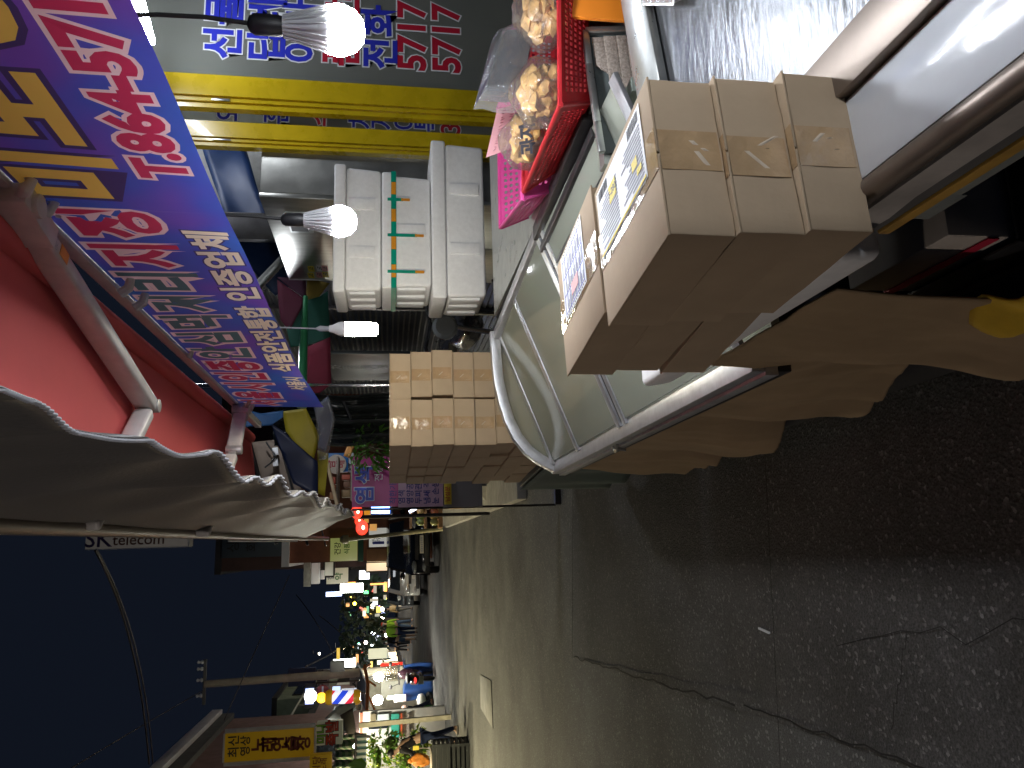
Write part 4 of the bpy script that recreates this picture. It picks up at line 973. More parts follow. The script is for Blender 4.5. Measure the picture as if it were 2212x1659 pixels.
for s_ in (-1, 1):
    w0 = hb + V((s_ * .27, .05, .05)); mb = MB(); mb.tube([w0, w0 + V((s_ * .07, 0, .17))], .008, 6); mr_ = mb.build('mirror_stem', MBK, T)
    mb = MB(); c = w0 + V((s_ * .09, 0, .21)); mb.poly([c + V((.085 * math.cos(a) * (1 if i % 2 else .8), 0, .05 * math.sin(a))) for i, a in enumerate([k * math.pi / 4 for k in range(8)])], (0, .02, 0)); mb.build('mirror', mat('mirror_grey', (.30, .32, .34), r=.2, m=.5), T)
gw = V((hd.x, hd.y, 0)); mb = MB(); ring = [V((gw.x + .05, gw.y + .12 + .29 * math.cos(a), .31 + .29 * math.sin(a))) for a in [k * math.pi / 12 for k in range(24)]]; mb.tube(ring, .055, 8, closed=True); mb.build('front_wheel', BLACK, T, smooth=True)
ring = [p + V((0, 1.28, 0)) for p in ring]; mb = MB(); mb.tube(ring, .055, 8, closed=True); mb.build('rear_wheel', BLACK, T, smooth=True)
mb = MB(); mb.tube([hb, V((gw.x - .06, gw.y + .12, .31))], .022, 8); mb.tube([hb + V((.1, 0, 0)), V((gw.x + .16, gw.y + .12, .31))], .022, 8); mb.build('fork', CHR, T, smooth=True)
# steel pole and vinyl
T = thing('steel_post', 'shiny vertical steel post between the shutter and the carton pile', 'post', AY(800, 838, 6.0))
p0, p1 = AY(500, 832, 6.0), AY(835, 839, 6.0); mb = MB(); mb.tube([(p0.x, 6.0, 0), (p0.x, 6.0, 3.0)], .017, 12); mb.build('post', CHR, T, smooth=True)
DVIN = mat('dark_clear_vinyl', (.035, .04, .038), r=.14, v=.3, s=3, b=.9, bs=7, coat=.6)
T = thing('vinyl_curtain', 'dark glossy vinyl sheet gathered beside the steel post', 'curtain', AY(800, 900, 6.3))
va, vb = AY(700, 850, 6.25), AY(700, 962, 6.35)
def vin(u, v_):
    x = va.x + (vb.x - va.x) * u; z = .9 + 1.55 * v_
    return (x + .01 * math.sin(z * 9), 6.3 + .05 * math.sin(u * 21 + .6 * math.sin(z * 3)) + .02 * math.sin(z * 11 + u * 6), z)
mb = MB(); mb.grid(vin, 40, 24); mb.build('vinyl_sheet', DVIN, T, smooth=True, sol=.002)
mb = MB(); mb.tube([AY(742, 868, 6.2), AY(758, 905, 6.2)], .012, 6); mb.build('cord', BLACK, T)
rag('tarpaulin', [(584, 916), (610, 930), (683, 995), (684, 1075), (632, 1046), (604, 975)], 4.9, NAVY, 'navy tarpaulin hanging in a point beyond the banner end', 'tarpaulin', .07, seed=2)
rag('tarpaulin', [(611, 886), (662, 880), (690, 940), (676, 990), (640, 960), (618, 930)], 5.0, YELT, 'yellow tarpaulin bundled beneath the banner end', 'tarpaulin', .08, seed=3)
rag('tarpaulin', [(683, 972), (708, 980), (701, 1072), (686, 1066)], 5.1, YELT, 'narrow strip of yellow tarpaulin hanging down past the navy one', 'tarpaulin', .05, seed=4)
rag('tarpaulin', [(676, 880), (708, 855), (720, 905), (706, 975), (690, 968), (691, 930)], 4.8, NAVY, 'navy tarpaulin wrapped in clear film next to the yellow bundle', 'tarpaulin', .08, seed=5)
rag('tarpaulin', [(545, 890), (600, 900), (612, 885), (612, 900), (584, 918), (520, 925), (510, 900)], 4.7, BLUT, 'light blue tarpaulin corner under the far end of the awning bar', 'tarpaulin', .05, seed=6)
rag('clear_wrap', [(680, 878), (712, 858), (724, 905), (708, 990), (688, 992)], 4.68, BAGF, 'crumpled clear film wrapped round the navy tarpaulin', 'plastic film', .05, seed=7, sol=.001)
# ------------------------------------------------------------------ people
SKIN = mat('skin', (.46, .29, .20), r=.55, v=.08)
def skinmesh(name, joints, edges, m_, parent, lv=1):
    me = bpy.data.meshes.new(name); idx = {k: i for i, k in enumerate(joints)}
    me.from_pydata([joints[k][0] for k in joints], [(idx[a], idx[b]) for a, b in edges], []); ob = bpy.data.objects.new(name, me); COL.objects.link(ob)
    sk = ob.modifiers.new('s', 'SKIN'); sk.use_smooth_shade = True
    lay = me.skin_vertices[0].data
    for k in joints:
        r = joints[k][1]; lay[idx[k]].radius = (r, r) if not isinstance(r, tuple) else r
    lay[0].use_root = True
    ss = ob.modifiers.new('u', 'SUBSURF'); ss.levels = lv; ss.render_levels = lv
    dg = bpy.context.evaluated_depsgraph_get(); m2 = bpy.data.meshes.new_from_object(ob.evaluated_get(dg))
    bpy.data.objects.remove(ob); m2.name = name; m2.materials.clear(); m2.materials.append(m_)
    return link(name, m2, parent)
def person(label, loc, rz, h, top, legs, hair, lean=0., step=.12, arms=None, cap=None, shorts=False, group=None, bare=False, hold=None):
    """a standing figure facing +Y before it is turned; h is the height"""
    t = thing('person', label, 'person', (0, 0, 0), 0, group)
    s = h / 1.75; bend = lambda z: lean * max(0, z - .9) + .25 * lean * max(0, z - .9) ** 2
    P = lambda x, y, z: (x * s, (y + bend(z)) * s, (z - .12 * lean * max(0, z - .9)) * s)
    J = {'hip': (P(0, 0, .95), (.13 * s, .10 * s)), 'waist': (P(0, 0, 1.08), (.125 * s, .095 * s)), 'chest': (P(0, .0, 1.30), (.15 * s, .105 * s)), 'neck0': (P(0, 0, 1.45), .07 * s), 'neck': (P(0, .02, 1.51), .05 * s),
         'chin': (P(0, .05, 1.57), .062 * s), 'head': (P(0, .045, 1.65), (.078 * s, .092 * s)), 'crown': (P(0, .03, 1.715), .06 * s)}
    E_ = [('hip', 'waist'), ('waist', 'chest'), ('chest', 'neck0'), ('neck0', 'neck'), ('neck', 'chin'), ('chin', 'head'), ('head', 'crown')]
    arms = arms or ((.05, .0), (.05, .0))
    for k, sd in enumerate((-1, 1)):
        f1, f2 = arms[k]; st = step * (1 if k else -1)
        L_ = 'LR'[k]
        J['sh' + L_] = (P(.17 * sd, 0, 1.40), .055 * s)
        el = V(P(.215 * sd, .0 + f1 * .5, 1.12 + f1 * .12)); J['el' + L_] = (tuple(el), .042 * s)
        wr = V(P(.20 * sd, .05 + f1 + f2, .90 + f1 * .3 + f2 * .5)); J['wr' + L_] = (tuple(wr), .030 * s)
        d = (wr - el).normalized(); pm = wr + d * .06 * s; J['pm' + L_] = (tuple(pm), (.036 * s, .02 * s))
        E_ += [('chest', 'sh' + L_), ('sh' + L_, 'el' + L_), ('el' + L_, 'wr' + L_), ('wr' + L_, 'pm' + L_)]
        sdv = V((0, 1, 0)).cross(d).normalized() if abs(d.y) < .9 else V((1, 0, 0)); fw_ = d.cross(sdv).normalized()
        for q_, (o_, l_) in enumerate(((-.030, .055), (-.010, .07), (.010, .066), (.028, .05))):
            a = pm + fw_ * o_ * s + d * .015 * s; b = a + d * l_ * s + sdv * .012 * s * sd; J['f%s%d' % (L_, q_)] = (tuple(b), .0085 * s); E_.append(('pm' + L_, 'f%s%d' % (L_, q_)))
        b = pm - fw_ * .055 * s - d * .01 * s; J['th' + L_] = (tuple(b), .010 * s); E_.append(('wr' + L_, 'th' + L_))
        J['tg' + L_] = (P(.09 * sd, 0, .86), .092 * s); J['kn' + L_] = (P(.095 * sd, st * .45 + .02, .50), .062 * s); J['an' + L_] = (P(.10 * sd, st, .09), .042 * s); J['to' + L_] = (P(.11 * sd, st + .15, .035), .034 * s); J['he' + L_] = (P(.10 * sd, st - .04, .035), .034 * s)
        E_ += [('hip', 'tg' + L_), ('tg' + L_, 'kn' + L_), ('kn' + L_, 'an' + L_), ('an' + L_, 'to' + L_), ('an' + L_, 'he' + L_)]
    skinmesh('body', J, E_, SKIN, t, 1)
    def sub(keys, grow, name, m_):
        JJ = {k: (J[k][0], tuple(x + grow * s for x in J[k][1]) if isinstance(J[k][1], tuple) else J[k][1] + grow * s) for k in keys}
        skinmesh(name, JJ, [e for e in E_ if e[0] in keys and e[1] in keys], m_, t, 1)
    sub(['hip', 'waist', 'chest', 'neck0', 'shL', 'shR'] + ([] if bare else ['elL', 'elR', 'wrL', 'wrR']), .014, 'shirt', top)
    sub(['hip', 'tgL', 'tgR', 'knL', 'knR'] + ([] if shorts else ['anL', 'anR']), .016, 'trousers', legs)
    mb = MB()
    for k in 'LR':
        a = V(J['he' + k][0]); b = V(J['to' + k][0]); mb.lump((a + b) / 2 + V((0, .01 * s, -.004 * s)), (.047 * s, .135 * s, .042 * s), .05, 1, 2, 1)
    sh = mb.build('shoes', mat('shoe_cloth', (.10, .09, .085), r=.6, v=.2), t, smooth=True)
    hd = V(J['head'][0]); mb = MB(); mb.lump(hd + V((0, -.02, .030)) * s, V((.096, .108, .088)) * s, .08, 3, 3, 2); mb.build('hair', hair, t, smooth=True)
    mb = MB(); fc = hd + V((0, .088, -.028)) * s
    mb.lump(fc + V((0, .012, 0)) * s, V((.014, .02, .024)) * s, .05, 1, 2, 1)
    for sd in (-1, 1): mb.lump(hd + V((.082 * sd, .0, -.03)) * s, V((.014, .026, .034)) * s, .05, 1, 2, 1)
    mb.build('ears', SKIN, t, smooth=True)
    if cap: mb = MB(); mb.lump(hd + V((0, -.01, .055)) * s, V((.105, .118, .07)) * s, .03, 2, 3, 5); mb.lump(hd + V((0, .12, .035)) * s, V((.07, .08, .01)) * s, .02, 1, 2, 2); mb.build('cap', cap, t, smooth=True)
    t.location = loc; t.rotation_euler = (0, 0, rz); MW[t.name] = Matrix.Translation(V(loc)) @ Matrix.Rotation(rz, 4, 'Z')
    return t
def cl(n, c): return mat(n, c, r=.9, v=.12, s=12, sp=.2)
BLKC = cl('black_clothes', (.012, .012, .014)); NAVC = cl('navy_clothes', (.02, .03, .07)); VEST = cl('lime_shirt', (.34, .62, .05)); BEI = cl('beige_clothes', (.50, .38, .22)); DENIM = cl('denim', (.08, .13, .24)); GRYC = cl('grey_clothes', (.16, .16, .17)); WHC = cl('white_clothes', (.7, .7, .7)); HAIR = mat('black_hair', (.01, .009, .009), r=.45, v=.1); REDC = cl('red_cap', (.5, .05, .03)); HAIRG = mat('grey_hair', (.3, .29, .28), r=.6, v=.1)
def foot(x, y): p = AZ(x, y, 0); return (p.x, p.y, 0)
person('person in black leaning over the vegetable crates at the left of the street', foot(990, 1584), R(75), 1.58, BLKC, NAVC, HAIR, lean=.40, step=.20, arms=((.34, .12), (.30, .16)))
person('person in a lime green shirt walking away in the distance', foot(902, 1361), R(8), 1.98, VEST, NAVC, HAIR, step=.2)
person('person in lime top and red cap, right of the lime shirted walker', foot(893, 1346), R(-20), 1.95, VEST, DENIM, HAIRG, step=.15, cap=REDC)
person('person in black top and pale shorts, left of the lime shirted walker', foot(899, 1376), R(10), 1.90, BLKC, DENIM, HAIR, step=.18, shorts=True)
person('person in dark clothes at the left edge of the far walking group', foot(890, 1386), R(30), 1.85, NAVC, BLKC, HAIR, step=.1)
person('person in grey standing behind the far walking group', foot(884, 1399), R(-30), 1.85, GRYC, BLKC, HAIR, step=.1)
person('person in a beige coat beside the far parked cars', foot(891, 1313), R(40), 1.75, BEI, GRYC, HAIR, step=.15)
person('person in white cap bending over sacks at the lit left stall', (AZ(945, 1530, 0).x, AZ(945, 1530, 0).y, .12), R(100), 1.5, BLKC, NAVC, HAIR, lean=.35, step=.3, arms=((.3, .1), (.3, .1)), cap=WHC)

# ------------------------------------------------------------------ cars
def car(label, x, y, rz, paint, w_=1.82, l_=4.5, h_=1.62, plate=True):
    t = thing('parked_car', label, 'car', (0, 0, 0), 0, 'cars parked along the right of the street')
    hw = w_ / 2
    prof = [(0, .32), (-.02, .62), (.08, .84), (.30, .93), (1.05, 1.02), (1.78, h_ - .08), (2.15, h_), (3.6, h_ - .02), (4.25, 1.1), (4.45, .95), (l_, .55), (l_ - .05, .32)]
    mb = MB(); n = len(prof); xs = [(-1, .86), (-.93, .98), (0, 1.0), (.93, .98), (1, .86)]
    k = 0
    for (fx, sc_) in xs:
        for (yy_, zz) in prof:
            nar = 1.0 if zz < 1.0 else 1 - .17 * (zz - 1.0) / .6
            ce = (l_ / 2); mb.v.append(V((fx * hw * nar, ce + (yy_ - ce) * (1 - (1 - sc_) * .25), zz if abs(fx) < .95 else .32 + (zz - .32) * .985)))
    for a in range(len(xs) - 1):
        for i in range(n): j = (i + 1) % n; mb.f.append((a * n + i, a * n + j, (a + 1) * n + j, (a + 1) * n + i))
    mb.f.append(tuple(range(n))); mb.f.append(tuple(range((len(xs) - 1) * n, len(xs) * n))[::-1])
    mb.build('body', paint, t, bev=.035, seg=3)
    GL = mat('car_glass', (.015, .018, .022), r=.06, v=0, coat=.8)
    mb = MB(); mb.slab((-hw * .80, 1.14, 1.06), (hw * .80, 1.14, 1.06), (hw * .68, 1.74, h_ - .10), (-hw * .68, 1.74, h_ - .10), (0, -.012, .012)); mb.build('windscreen', GL, t, bev=.006)
    for sd in (-1, 1):
        mb = MB(); mb.slab((sd * hw * .985, 1.35, 1.06), (sd * hw * .985, 3.9, 1.06), (sd * hw * .87, 3.45, h_ - .12), (sd * hw * .87, 1.85, h_ - .12), (sd * .016, 0, 0)); mb.build('side_window', GL, t)
        mb = MB(); mb.lump((sd * hw * .74, .04, .78), (.20, .12, .075), .05, 1, 3, 3); mb.build('headlight', mat('headlamp_glass', (.55, .57, .58), r=.08, m=.6, v=.2, s=30, coat=1), t, smooth=True)
        mb = MB(); mb.lump((sd * hw * .74, -.01, .50), (.13, .05, .06), .05, 1, 2, 3); mb.build('fog_lamp', MATS['headlamp_glass'], t, smooth=True)
        mb = MB(); mb.lump((sd * (hw + .10), 1.42, 1.10), (.11, .07, .08), .05, 1, 2, 2); mb.bar((sd * (hw - .05), 1.45, 1.06), (sd * (hw + .08), 1.44, 1.08), .05, .04); mb.build('mirror', paint, t, smooth=True)
        for yw in (.88, 3.55):
            wh = MB(); wh.lathe([(.001, -.10), (.2, -.10), (.31, -.09), (.325, -.05), (.325, .05), (.31, .09), (.2, .10), (.001, .10)], (sd * (hw - .10), yw, .325), 24, Matrix.Rotation(R(90), 3, 'Y')); tw = wh.build('wheel', BLACK, t, smooth=True)
            wh = MB(); wh.lathe([(.001, sd * .115), (.10, sd * .112), (.20, sd * .104), (.20, sd * .095)], (sd * (hw - .10), yw, .325), 18, Matrix.Rotation(R(90), 3, 'Y')); wh.build('rim', ALU, tw, smooth=True)
    mb = MB(); mb.box(-hw * .5, hw * .5, -.035, .02, .66, .76)
    for i in range(3): mb.box(-hw * .5, hw * .5, -.043, -.036, .67 + .03 * i, .682 + .03 * i)
    mb.build('grille', DKST, t); mb = MB(); mb.box(-hw * .72, hw * .72, -.045, .03, .36, .48); mb.build('lower_grille', BLACK, t, bev=.01)
    mb = MB(); mb.box(-.26, .26, -.058, -.046, .515, .625); pl = mb.build('number_plate', mat('plate_white', (.55, .52, .46), r=.4), t)
    mb = MB(); 
    for i in range(7): mb.box(-.21 + .062 * i, -.172 + .062 * i, -.0605, -.0583, .54, .60)
    mb.build('plate_text', GINK, pl)
    t.location = (x, y, 0); t.rotation_euler = (0, 0, rz); MW[t.name] = Matrix.Translation((x, y, 0)) @ Matrix.Rotation(rz, 4, 'Z')
    return t
PNT = lambda n, c: mat(n, c, r=.18, v=.03, coat=1., m=.2)
car('black car parked nearest, facing the camera past the carton pile', .12, 23.3, R(-2), PNT('black_paint', (.006, .007, .009)), 1.78, 4.4, 1.60)
car('silver car parked directly behind the nearest black car', -.88, 31.0, R(2), PNT('silver_paint', (.50, .51, .50)), 1.80, 4.5, 1.55)
car('grey car farthest along the row, past the silver one', -1.75, 38.5, R(4), PNT('grey_paint', (.20, .22, .22)), 1.80, 4.5, 1.62)

# ------------------------------------------------------------------ boards, signs and shop fronts
def pbox(mb, x0, x1, y0, y1, Y, d=.12):
    a, b = AY(x0, y1, Y), AY(x1, y0, Y); return mb.box(min(a.x, b.x), max(a.x, b.x), Y, Y + d, min(a.z, b.z), max(a.z, b.z))
def board(name, label, cat, x0, x1, y0, y1, Y, m_, d=.12, lines=(), group=None, frame=None, post=False):
    """lines: (text, x, y, size in px, material, vertical?)"""
    c = AY((x0 + x1) / 2, (y0 + y1) / 2, Y); t = thing(name, label, cat, c, 0, group)
    mb = MB(); pbox(mb, x0, x1, y0, y1, Y, d); mb.build('panel', m_, t, bev=.008)
    if frame:
        mb = MB(); a, b = AY(x0, y1, Y - .004), AY(x1, y0, Y - .004); w_ = .03 * Y / 15
        for p, q_ in (((a.x, a.z), (b.x, a.z)), ((b.x, a.z), (b.x, b.z)), ((b.x, b.z), (a.x, b.z)), ((a.x, b.z), (a.x, a.z))): mb.bar((p[0], Y + d / 2 - .01, p[1]), (q_[0], Y + d / 2 - .01, q_[1]), d + .03 if abs(p[0] - q_[0]) > abs(p[1] - q_[1]) else w_, w_ if abs(p[0] - q_[0]) > abs(p[1] - q_[1]) else d + .03)
        mb.build('frame', frame, t)
    if post:
        lo = AY(x1, (y0 + y1) / 2, Y); mb = MB()
        for s_ in (-1, 1): mb.bar((lo.x + s_ * .12, Y + d / 2, 0), (lo.x + s_ * .12, Y + d / 2, lo.z), .04, .04)
        mb.build('stand', DKST, t)
    for (s_, x, y, px, mm) in lines:
        p = AY(x, y, Y - .012); text(s_, mm, t, p, (1, 0, 0), (0, 0, 1), px * Y / 1640, off=.015)
    return t
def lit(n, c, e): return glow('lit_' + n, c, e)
PURP = mat('magenta_print', (.50, .06, .28), r=.4, v=.12, s=1.2); LILA = mat('lilac_print', (.70, .48, .66), r=.4, v=.08, s=1.5)
T = thing('banner_stand', 'purple hair dyeing banner stand past the carton pile', 'banner', AY(900, 1045, 6.9))
mb = MB(); pbox(mb, 760, 860, 985, 1096, 6.9, .02); mb.build('panel', PURP, T)
mb = MB(); pbox(mb, 860.5, 957, 985, 1096, 6.9, .02); mb.build('lower_panel', LILA, T)
mb = MB(); a, b = AY(957.5, 1096, 6.9), AY(1040, 985, 6.9); mb.box(a.x, b.x, 6.9, 6.92, b.z, a.z); mb.build('grey_panel', mat('grey_gradient_print', (.26, .26, .28), r=.5, v=.15, s=1), T)
mb = MB(); mb.box(a.x, b.x, 6.88, 6.96, .0, .05); mb.tube([(a.x, 6.94, .04), (a.x, 6.94, 1.86)], .01, 6); mb.build('stand', DKST, T)
yl = AY(968, 1080, 6.89); mb = MB(); pbox(mb, 960, 975, 1040, 1090, 6.893, .005); mb.build('pill', YINK, T, bev=.002)
outlined('염', BINK, WHTL, T, AY(790, 1069, 6.895), (1, 0, 0), UU, .175, o1=.03, o2=.06); outlined('색', BINK, WHTL, T, AY(790, 1025, 6.895), (1, 0, 0), UU, .175, o1=.03, o2=.06)
text('전문점', WHTL, T, AY(819, 1013, 6.888), (1, 0, 0), UU, .08, off=.01)
for k, s_ in enumerate(('착한가격', '염색', '영양공급', '두피관리', '냄새 걱정', '눈 손상')):
    p = AY(850 + 18.4 * k, 1089, 6.888); text(s_, mat('navy_letters', (.03, .05, .28), r=.5), T, p, (1, 0, 0), UU, .068, off=.012, ax='LEFT')
text('남성분', REDL, T, AY(967.5, 1067, 6.886), (1, 0, 0), UU, .05, off=.01)
# pot plant and shelf behind the carton pile
T = thing('potted_shrub', 'leafy green potted shrub showing over the carton pile', 'shrub', AY(850, 965, 6.4))
c = AY(800, 965, 6.4); mb = MB(); leaf_mesh(mb, c, 150, (.17, .14, .16), .11, .035, 4); mb.build('crown', mat('fresh_leaf', (.10, .26, .03), r=.45, v=.3, s=20, tr=.3), T)
mb = MB(); q = random.Random(2)
for i in range(7): mb.tube([V((c.x, c.y, .35)), c + V((q.uniform(-.1, .1), q.uniform(-.1, .1), -.15)), c + V((q.uniform(-.16, .16), q.uniform(-.1, .1), q.uniform(.0, .16)))], [.014, .009, .004], 6)
mb.build('stem', mat('plant_stem', (.10, .09, .04), r=.7), T)
mb = MB(); mb.lathe([(.13, 0), (.17, .3), (.18, .36), (.16, .36), (.15, .31), (0, .31)], (c.x, c.y, .0), 18); mb.build('pot', mat('clay_pot', (.30, .12, .06), r=.8), T)
board('round_sign', 'blue tobacco sign with a red lettered white disc', 'sign', 708, 752, 978, 1020, 8.6, mat('sky_blue_print', (.03, .20, .55), r=.4), .06)
T2 = bpy.data.objects['round_sign']
p = AY(727, 1003, 8.59); mb = MB(); mb.lathe([(.105, 0), (.105, .012), (0, .012)], p, 28, Matrix.Rotation(R(90), 3, 'X')); mb.build('disc', mat('cream_disc', (.72, .62, .50), r=.5), T2)
text('담', REDL, T2, p + V((0, -.016, .05)), (1, 0, 0), UU, .10, off=.02); text('배', REDL, T2, p + V((0, -.016, -.05)), (1, 0, 0), UU, .10, off=.02)
T = board('name_plate', 'white plate lettered KT beside the round tobacco sign', 'sign', 752.5, 764, 978, 1020, 8.58, PAPER, .05); text('KT', INK, T, AY(758, 1008, 8.56), (1, 0, 0), UU, .065, off=.03)
T = thing('goods_shelf', 'slanting wooden stall shelf stacked with small boxes past the tarpaulins', 'shelf', AY(760, 1040, 8.0))
mb = MB(); mb.tube([AY(703, 985, 7.8), AY(728, 1090, 7.9)], .018, 8); mb.build('white_batten', mat('pale_batten', (.70, .55, .35), r=.6), T)
mb = MB(); pbox(mb, 726, 731, 985, 1080, 8.0, .3); pbox(mb, 757, 761, 985, 1080, 8.0, .3); mb.build('board', WOODG, T)
for i, (x0, x1, y0, y1, c_) in enumerate(((714, 725, 1030, 1045, (.40, .09, .05)), (715, 725, 1048, 1060, (.4, .12, .05)), (712, 726, 1063, 1078, (.35, .18, .08)), (738, 756, 1025, 1036, (.42, .1, .06)), (742, 756, 1040, 1052, (.2, .1, .06)), (737, 756, 1058, 1074, (.3, .2, .1)))):
    mb = MB(); pbox(mb, x0, x1, y0, y1, 8.05, .14); tag(mb.build('small_box', mat('goods_%d' % i, c_, r=.6, v=.2), bev=.004), 'small %s box on the slanting stall shelf, %s' % (('red', 'orange', 'tan', 'bright red', 'dark brown', 'pale brown')[i], ('topmost', 'next to the topmost red box', 'outermost of the upper row', 'innermost of the lower row', 'in the middle of the lower row', 'outermost of the lower row')[i]), 'box', 'boxes on the slanting stall shelf')
rag('plank', [(752, 958), (742, 985), (756, 990), (778, 930)], 7.4, mat('orange_wood', (.55, .26, .07), r=.6, v=.3, stretch=(1, 1, 14)), 'orange wooden board leaning behind the shrub', 'board', .01, 3)
rag('canopy_panel', [(540, 955), (592, 950), (628, 1010), (655, 1062), (610, 1070), (560, 1040)], 7.6, mat('grey_brown_panel', (.17, .13, .10), r=.7, v=.3, s=4), 'grey brown ceiling panel of the next stall above the tarpaulins', 'ceiling panel', .02, 4)
T = thing('power_strip', 'white power sockets screwed to the grey brown ceiling panel', 'socket', AY(596, 980, 7.5))
for y in (975, 999): mb = MB(); mb.bar(AY(594, y - 8, 7.52), AY(596, y + 8, 7.52), .03, .05); mb.build('socket', WHTL, T, bev=.004)
mb = MB(); mb.tube([AY(575, 955, 7.5), AY(585, 970, 7.5), AY(597, 985, 7.48), AY(585, 1000, 7.5), AY(572, 1010, 7.5)], .008, 6); mb.build('cord', CABLE, T)

# lanterns
LAN = lit('lantern', '#ff3a1c', 1.6)
for i, (x, y, r_, Y) in enumerate(((771, 1106, 14, 10.0), (775, 1125, 10, 12.5), (782, 1140, 15, 9.6))):
    p = AY(x, y, Y); rr = r_ * Y / 1640; t = thing('red_lantern', ('glowing red paper lantern nearest the banner stand', 'small glowing red paper lantern between the two larger ones', 'glowing red paper lantern farthest left over the street')[i], 'lantern', p, 0, 'red lanterns hanging at the stall end')
    mb = MB(); pr = [(rr * .3, rr * .82)] + [(rr * math.cos(a) * (1 + .03 * (k % 2)), rr * .85 * math.sin(a)) for k, a in enumerate([R(70 - 14 * j) for j in range(11)])] + [(rr * .3, -rr * .82)]
    mb.lathe(pr[::-1], p, 20); mb.build('shade', LAN, t, smooth=True)
    mb = MB(); mb.lathe([(rr * .28, -rr * .95), (rr * .33, -rr * .8)], p, 12); mb.lathe([(rr * .33, rr * .8), (rr * .28, rr * .95), (.003, rr * 1.0), (.003, rr * 1.8)], p, 12); mb.build('cap', DKST, t)
    mb = MB(); mb.box(p.x - rr * .45, p.x + rr * .45, p.y - rr * .3, p.y + rr * .3, p.z - rr * 2.0, p.z - rr * 1.05); mb.build('tassel', lit('tassel', '#e8a000', .6), t)
    mb = MB(); mb.lump(p + V((0, -rr * .93, -rr * .15)), (rr * .28, rr * .1, rr * .25), .1, 1, 2, 1); mb.build('bulb', lit('warm_spot', '#ffe0b0', 9), t, smooth=True)
T = thing('neon_sign', 'small blue neon tube sign below the lanterns', 'neon sign', AY(822, 1103, 14))
for k in range(4): mb = MB(); mb.tube([AY(802, 1096 + 4 * k, 14), AY(842, 1096 + 4 * k, 14)], .012, 6); mb.build('neon_tube', lit('neon_blue', '#6f9cff', 9), T)
mb = MB(); pbox(mb, 798, 848, 1092, 1112, 14.05, .06); mb.build('panel', DKST, T)
T = thing('display_stand', 'lit wooden display stand of small goods under the neon sign', 'display stand', AY(940, 1115, 13))
mb = MB(); pbox(mb, 886, 890, 1098, 1140, 13, .4); pbox(mb, 918, 922, 1098, 1140, 13, .4); pbox(mb, 948, 956, 1098, 1140, 13, .4); pbox(mb, 886, 1000, 1096, 1099, 13, .4); mb.build('shelf', mat('honey_wood', (.45, .25, .10), r=.6, v=.2), T)
mb = MB(); mb.tube([AY(884, 1106, 12.9), AY(900, 1098, 12.9)], .02, 6); mb.build('lamp', lit('cool_tube', '#dfe8ff', 10), T)
q = random.Random(9)
for i in range(6):
    mb = MB(); p = AY(916 if i < 3 else 946, 1104 + 12 * (i % 3), 13.05); mb.lump(p + V((0, 0, .06)), (.06, .06, .075), .3, 2, 2, i); tag(mb.build('jar', mat('jar_%d' % i, (q.uniform(.3, .7), q.uniform(.2, .5), .12), r=.3, v=.2), smooth=True), 'small round %s on the %s shelf of the lit display stand, %s' % (('packet', 'jar')[i % 2], ('upper', 'lower')[i // 3], ('right end', 'middle', 'left end')[i % 3]), 'goods', 'goods on the lit display stand')
T = thing('slanting_pole', 'beige slanting pole in front of the nearest black car', 'pole', AY(950, 1143, 20))
mb = MB(); mb.tube([AY(752, 1165, 20), AY(956, 1143, 20)], .05, 10); mb.build('pole', mat('beige_paint', (.42, .38, .22), r=.4, v=.15), T, smooth=True)
mb = MB(); mb.lathe([(.0, -.02), (.10, 0), (.11, .12), (.05, .2), (0, .2)], AY(752, 1165, 20), 12); mb.build('lamp_head', MATS['beige_paint'], T, smooth=True)
T = thing('stall_pole', 'thin dark stall pole rising beside the lanterns', 'pole', AY(900, 1115, 11))
p0, p1 = AY(760, 1118, 11), AY(950, 1112, 11); mb = MB(); mb.tube([(p1.x, 11, 0.12), (p0.x, 11, p0.z)], .025, 8); mb.build('pole', DKST, T, smooth=True)
T = thing('concrete_ramp', 'grey concrete entrance ramp with steps at the pavement edge', 'ramp', AZ(1010, 1090, .12))
a, b, c, d = AZ(955, 1136, .02), AZ(1062, 1098, .02), AZ(1025, 1050, .30), AZ(958, 1050, .30)
mb = MB(); mb.poly([a, b, c, d], (0, 0, -.35)); mb.build('slab', CONC, T); 
mb = MB(); mb.poly([AZ(962, 1100, .2), AZ(990, 1085, .2), AZ(990, 1052, .34), AZ(962, 1052, .34)], (0, 0, .1)); mb.build('step', CONC, T, bev=.01)

# telecom sign, dark buildings to the right
SIGW = mat('aged_glowing_acrylic', (.40, .38, .36), r=.5, v=.12, s=2, e=.055, ec='#c9bfb2')  # faint emission put in for street light; the sign itself is unlit
T = thing('vertical_sign', 'tall pale telecom sign with an added faint glow, projecting high over the street', 'sign', AY(300, 1170, 13))
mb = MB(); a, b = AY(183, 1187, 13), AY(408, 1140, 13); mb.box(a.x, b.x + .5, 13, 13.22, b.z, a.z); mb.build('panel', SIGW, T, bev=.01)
mb = MB(); mb.box(a.x - .012, a.x - .002, 12.99, 13.23, b.z, a.z); mb.box(a.x, b.x + .5, 12.99, 13.23, b.z - .02, b.z - .003); mb.build('frame', ALU, T)
for s_, x, sz, m_ in (('SK', 212, .36, mat('dim_violet_letters', (.035, .02, .09), r=.5)), ('telecom', 300, .235, mat('dim_red_letters', (.10, .035, .02), r=.5))):
    text(s_, m_, T, AY(x, 1166, 12.985), (0, 0, -1), (1, 0, 0), sz, off=.01)
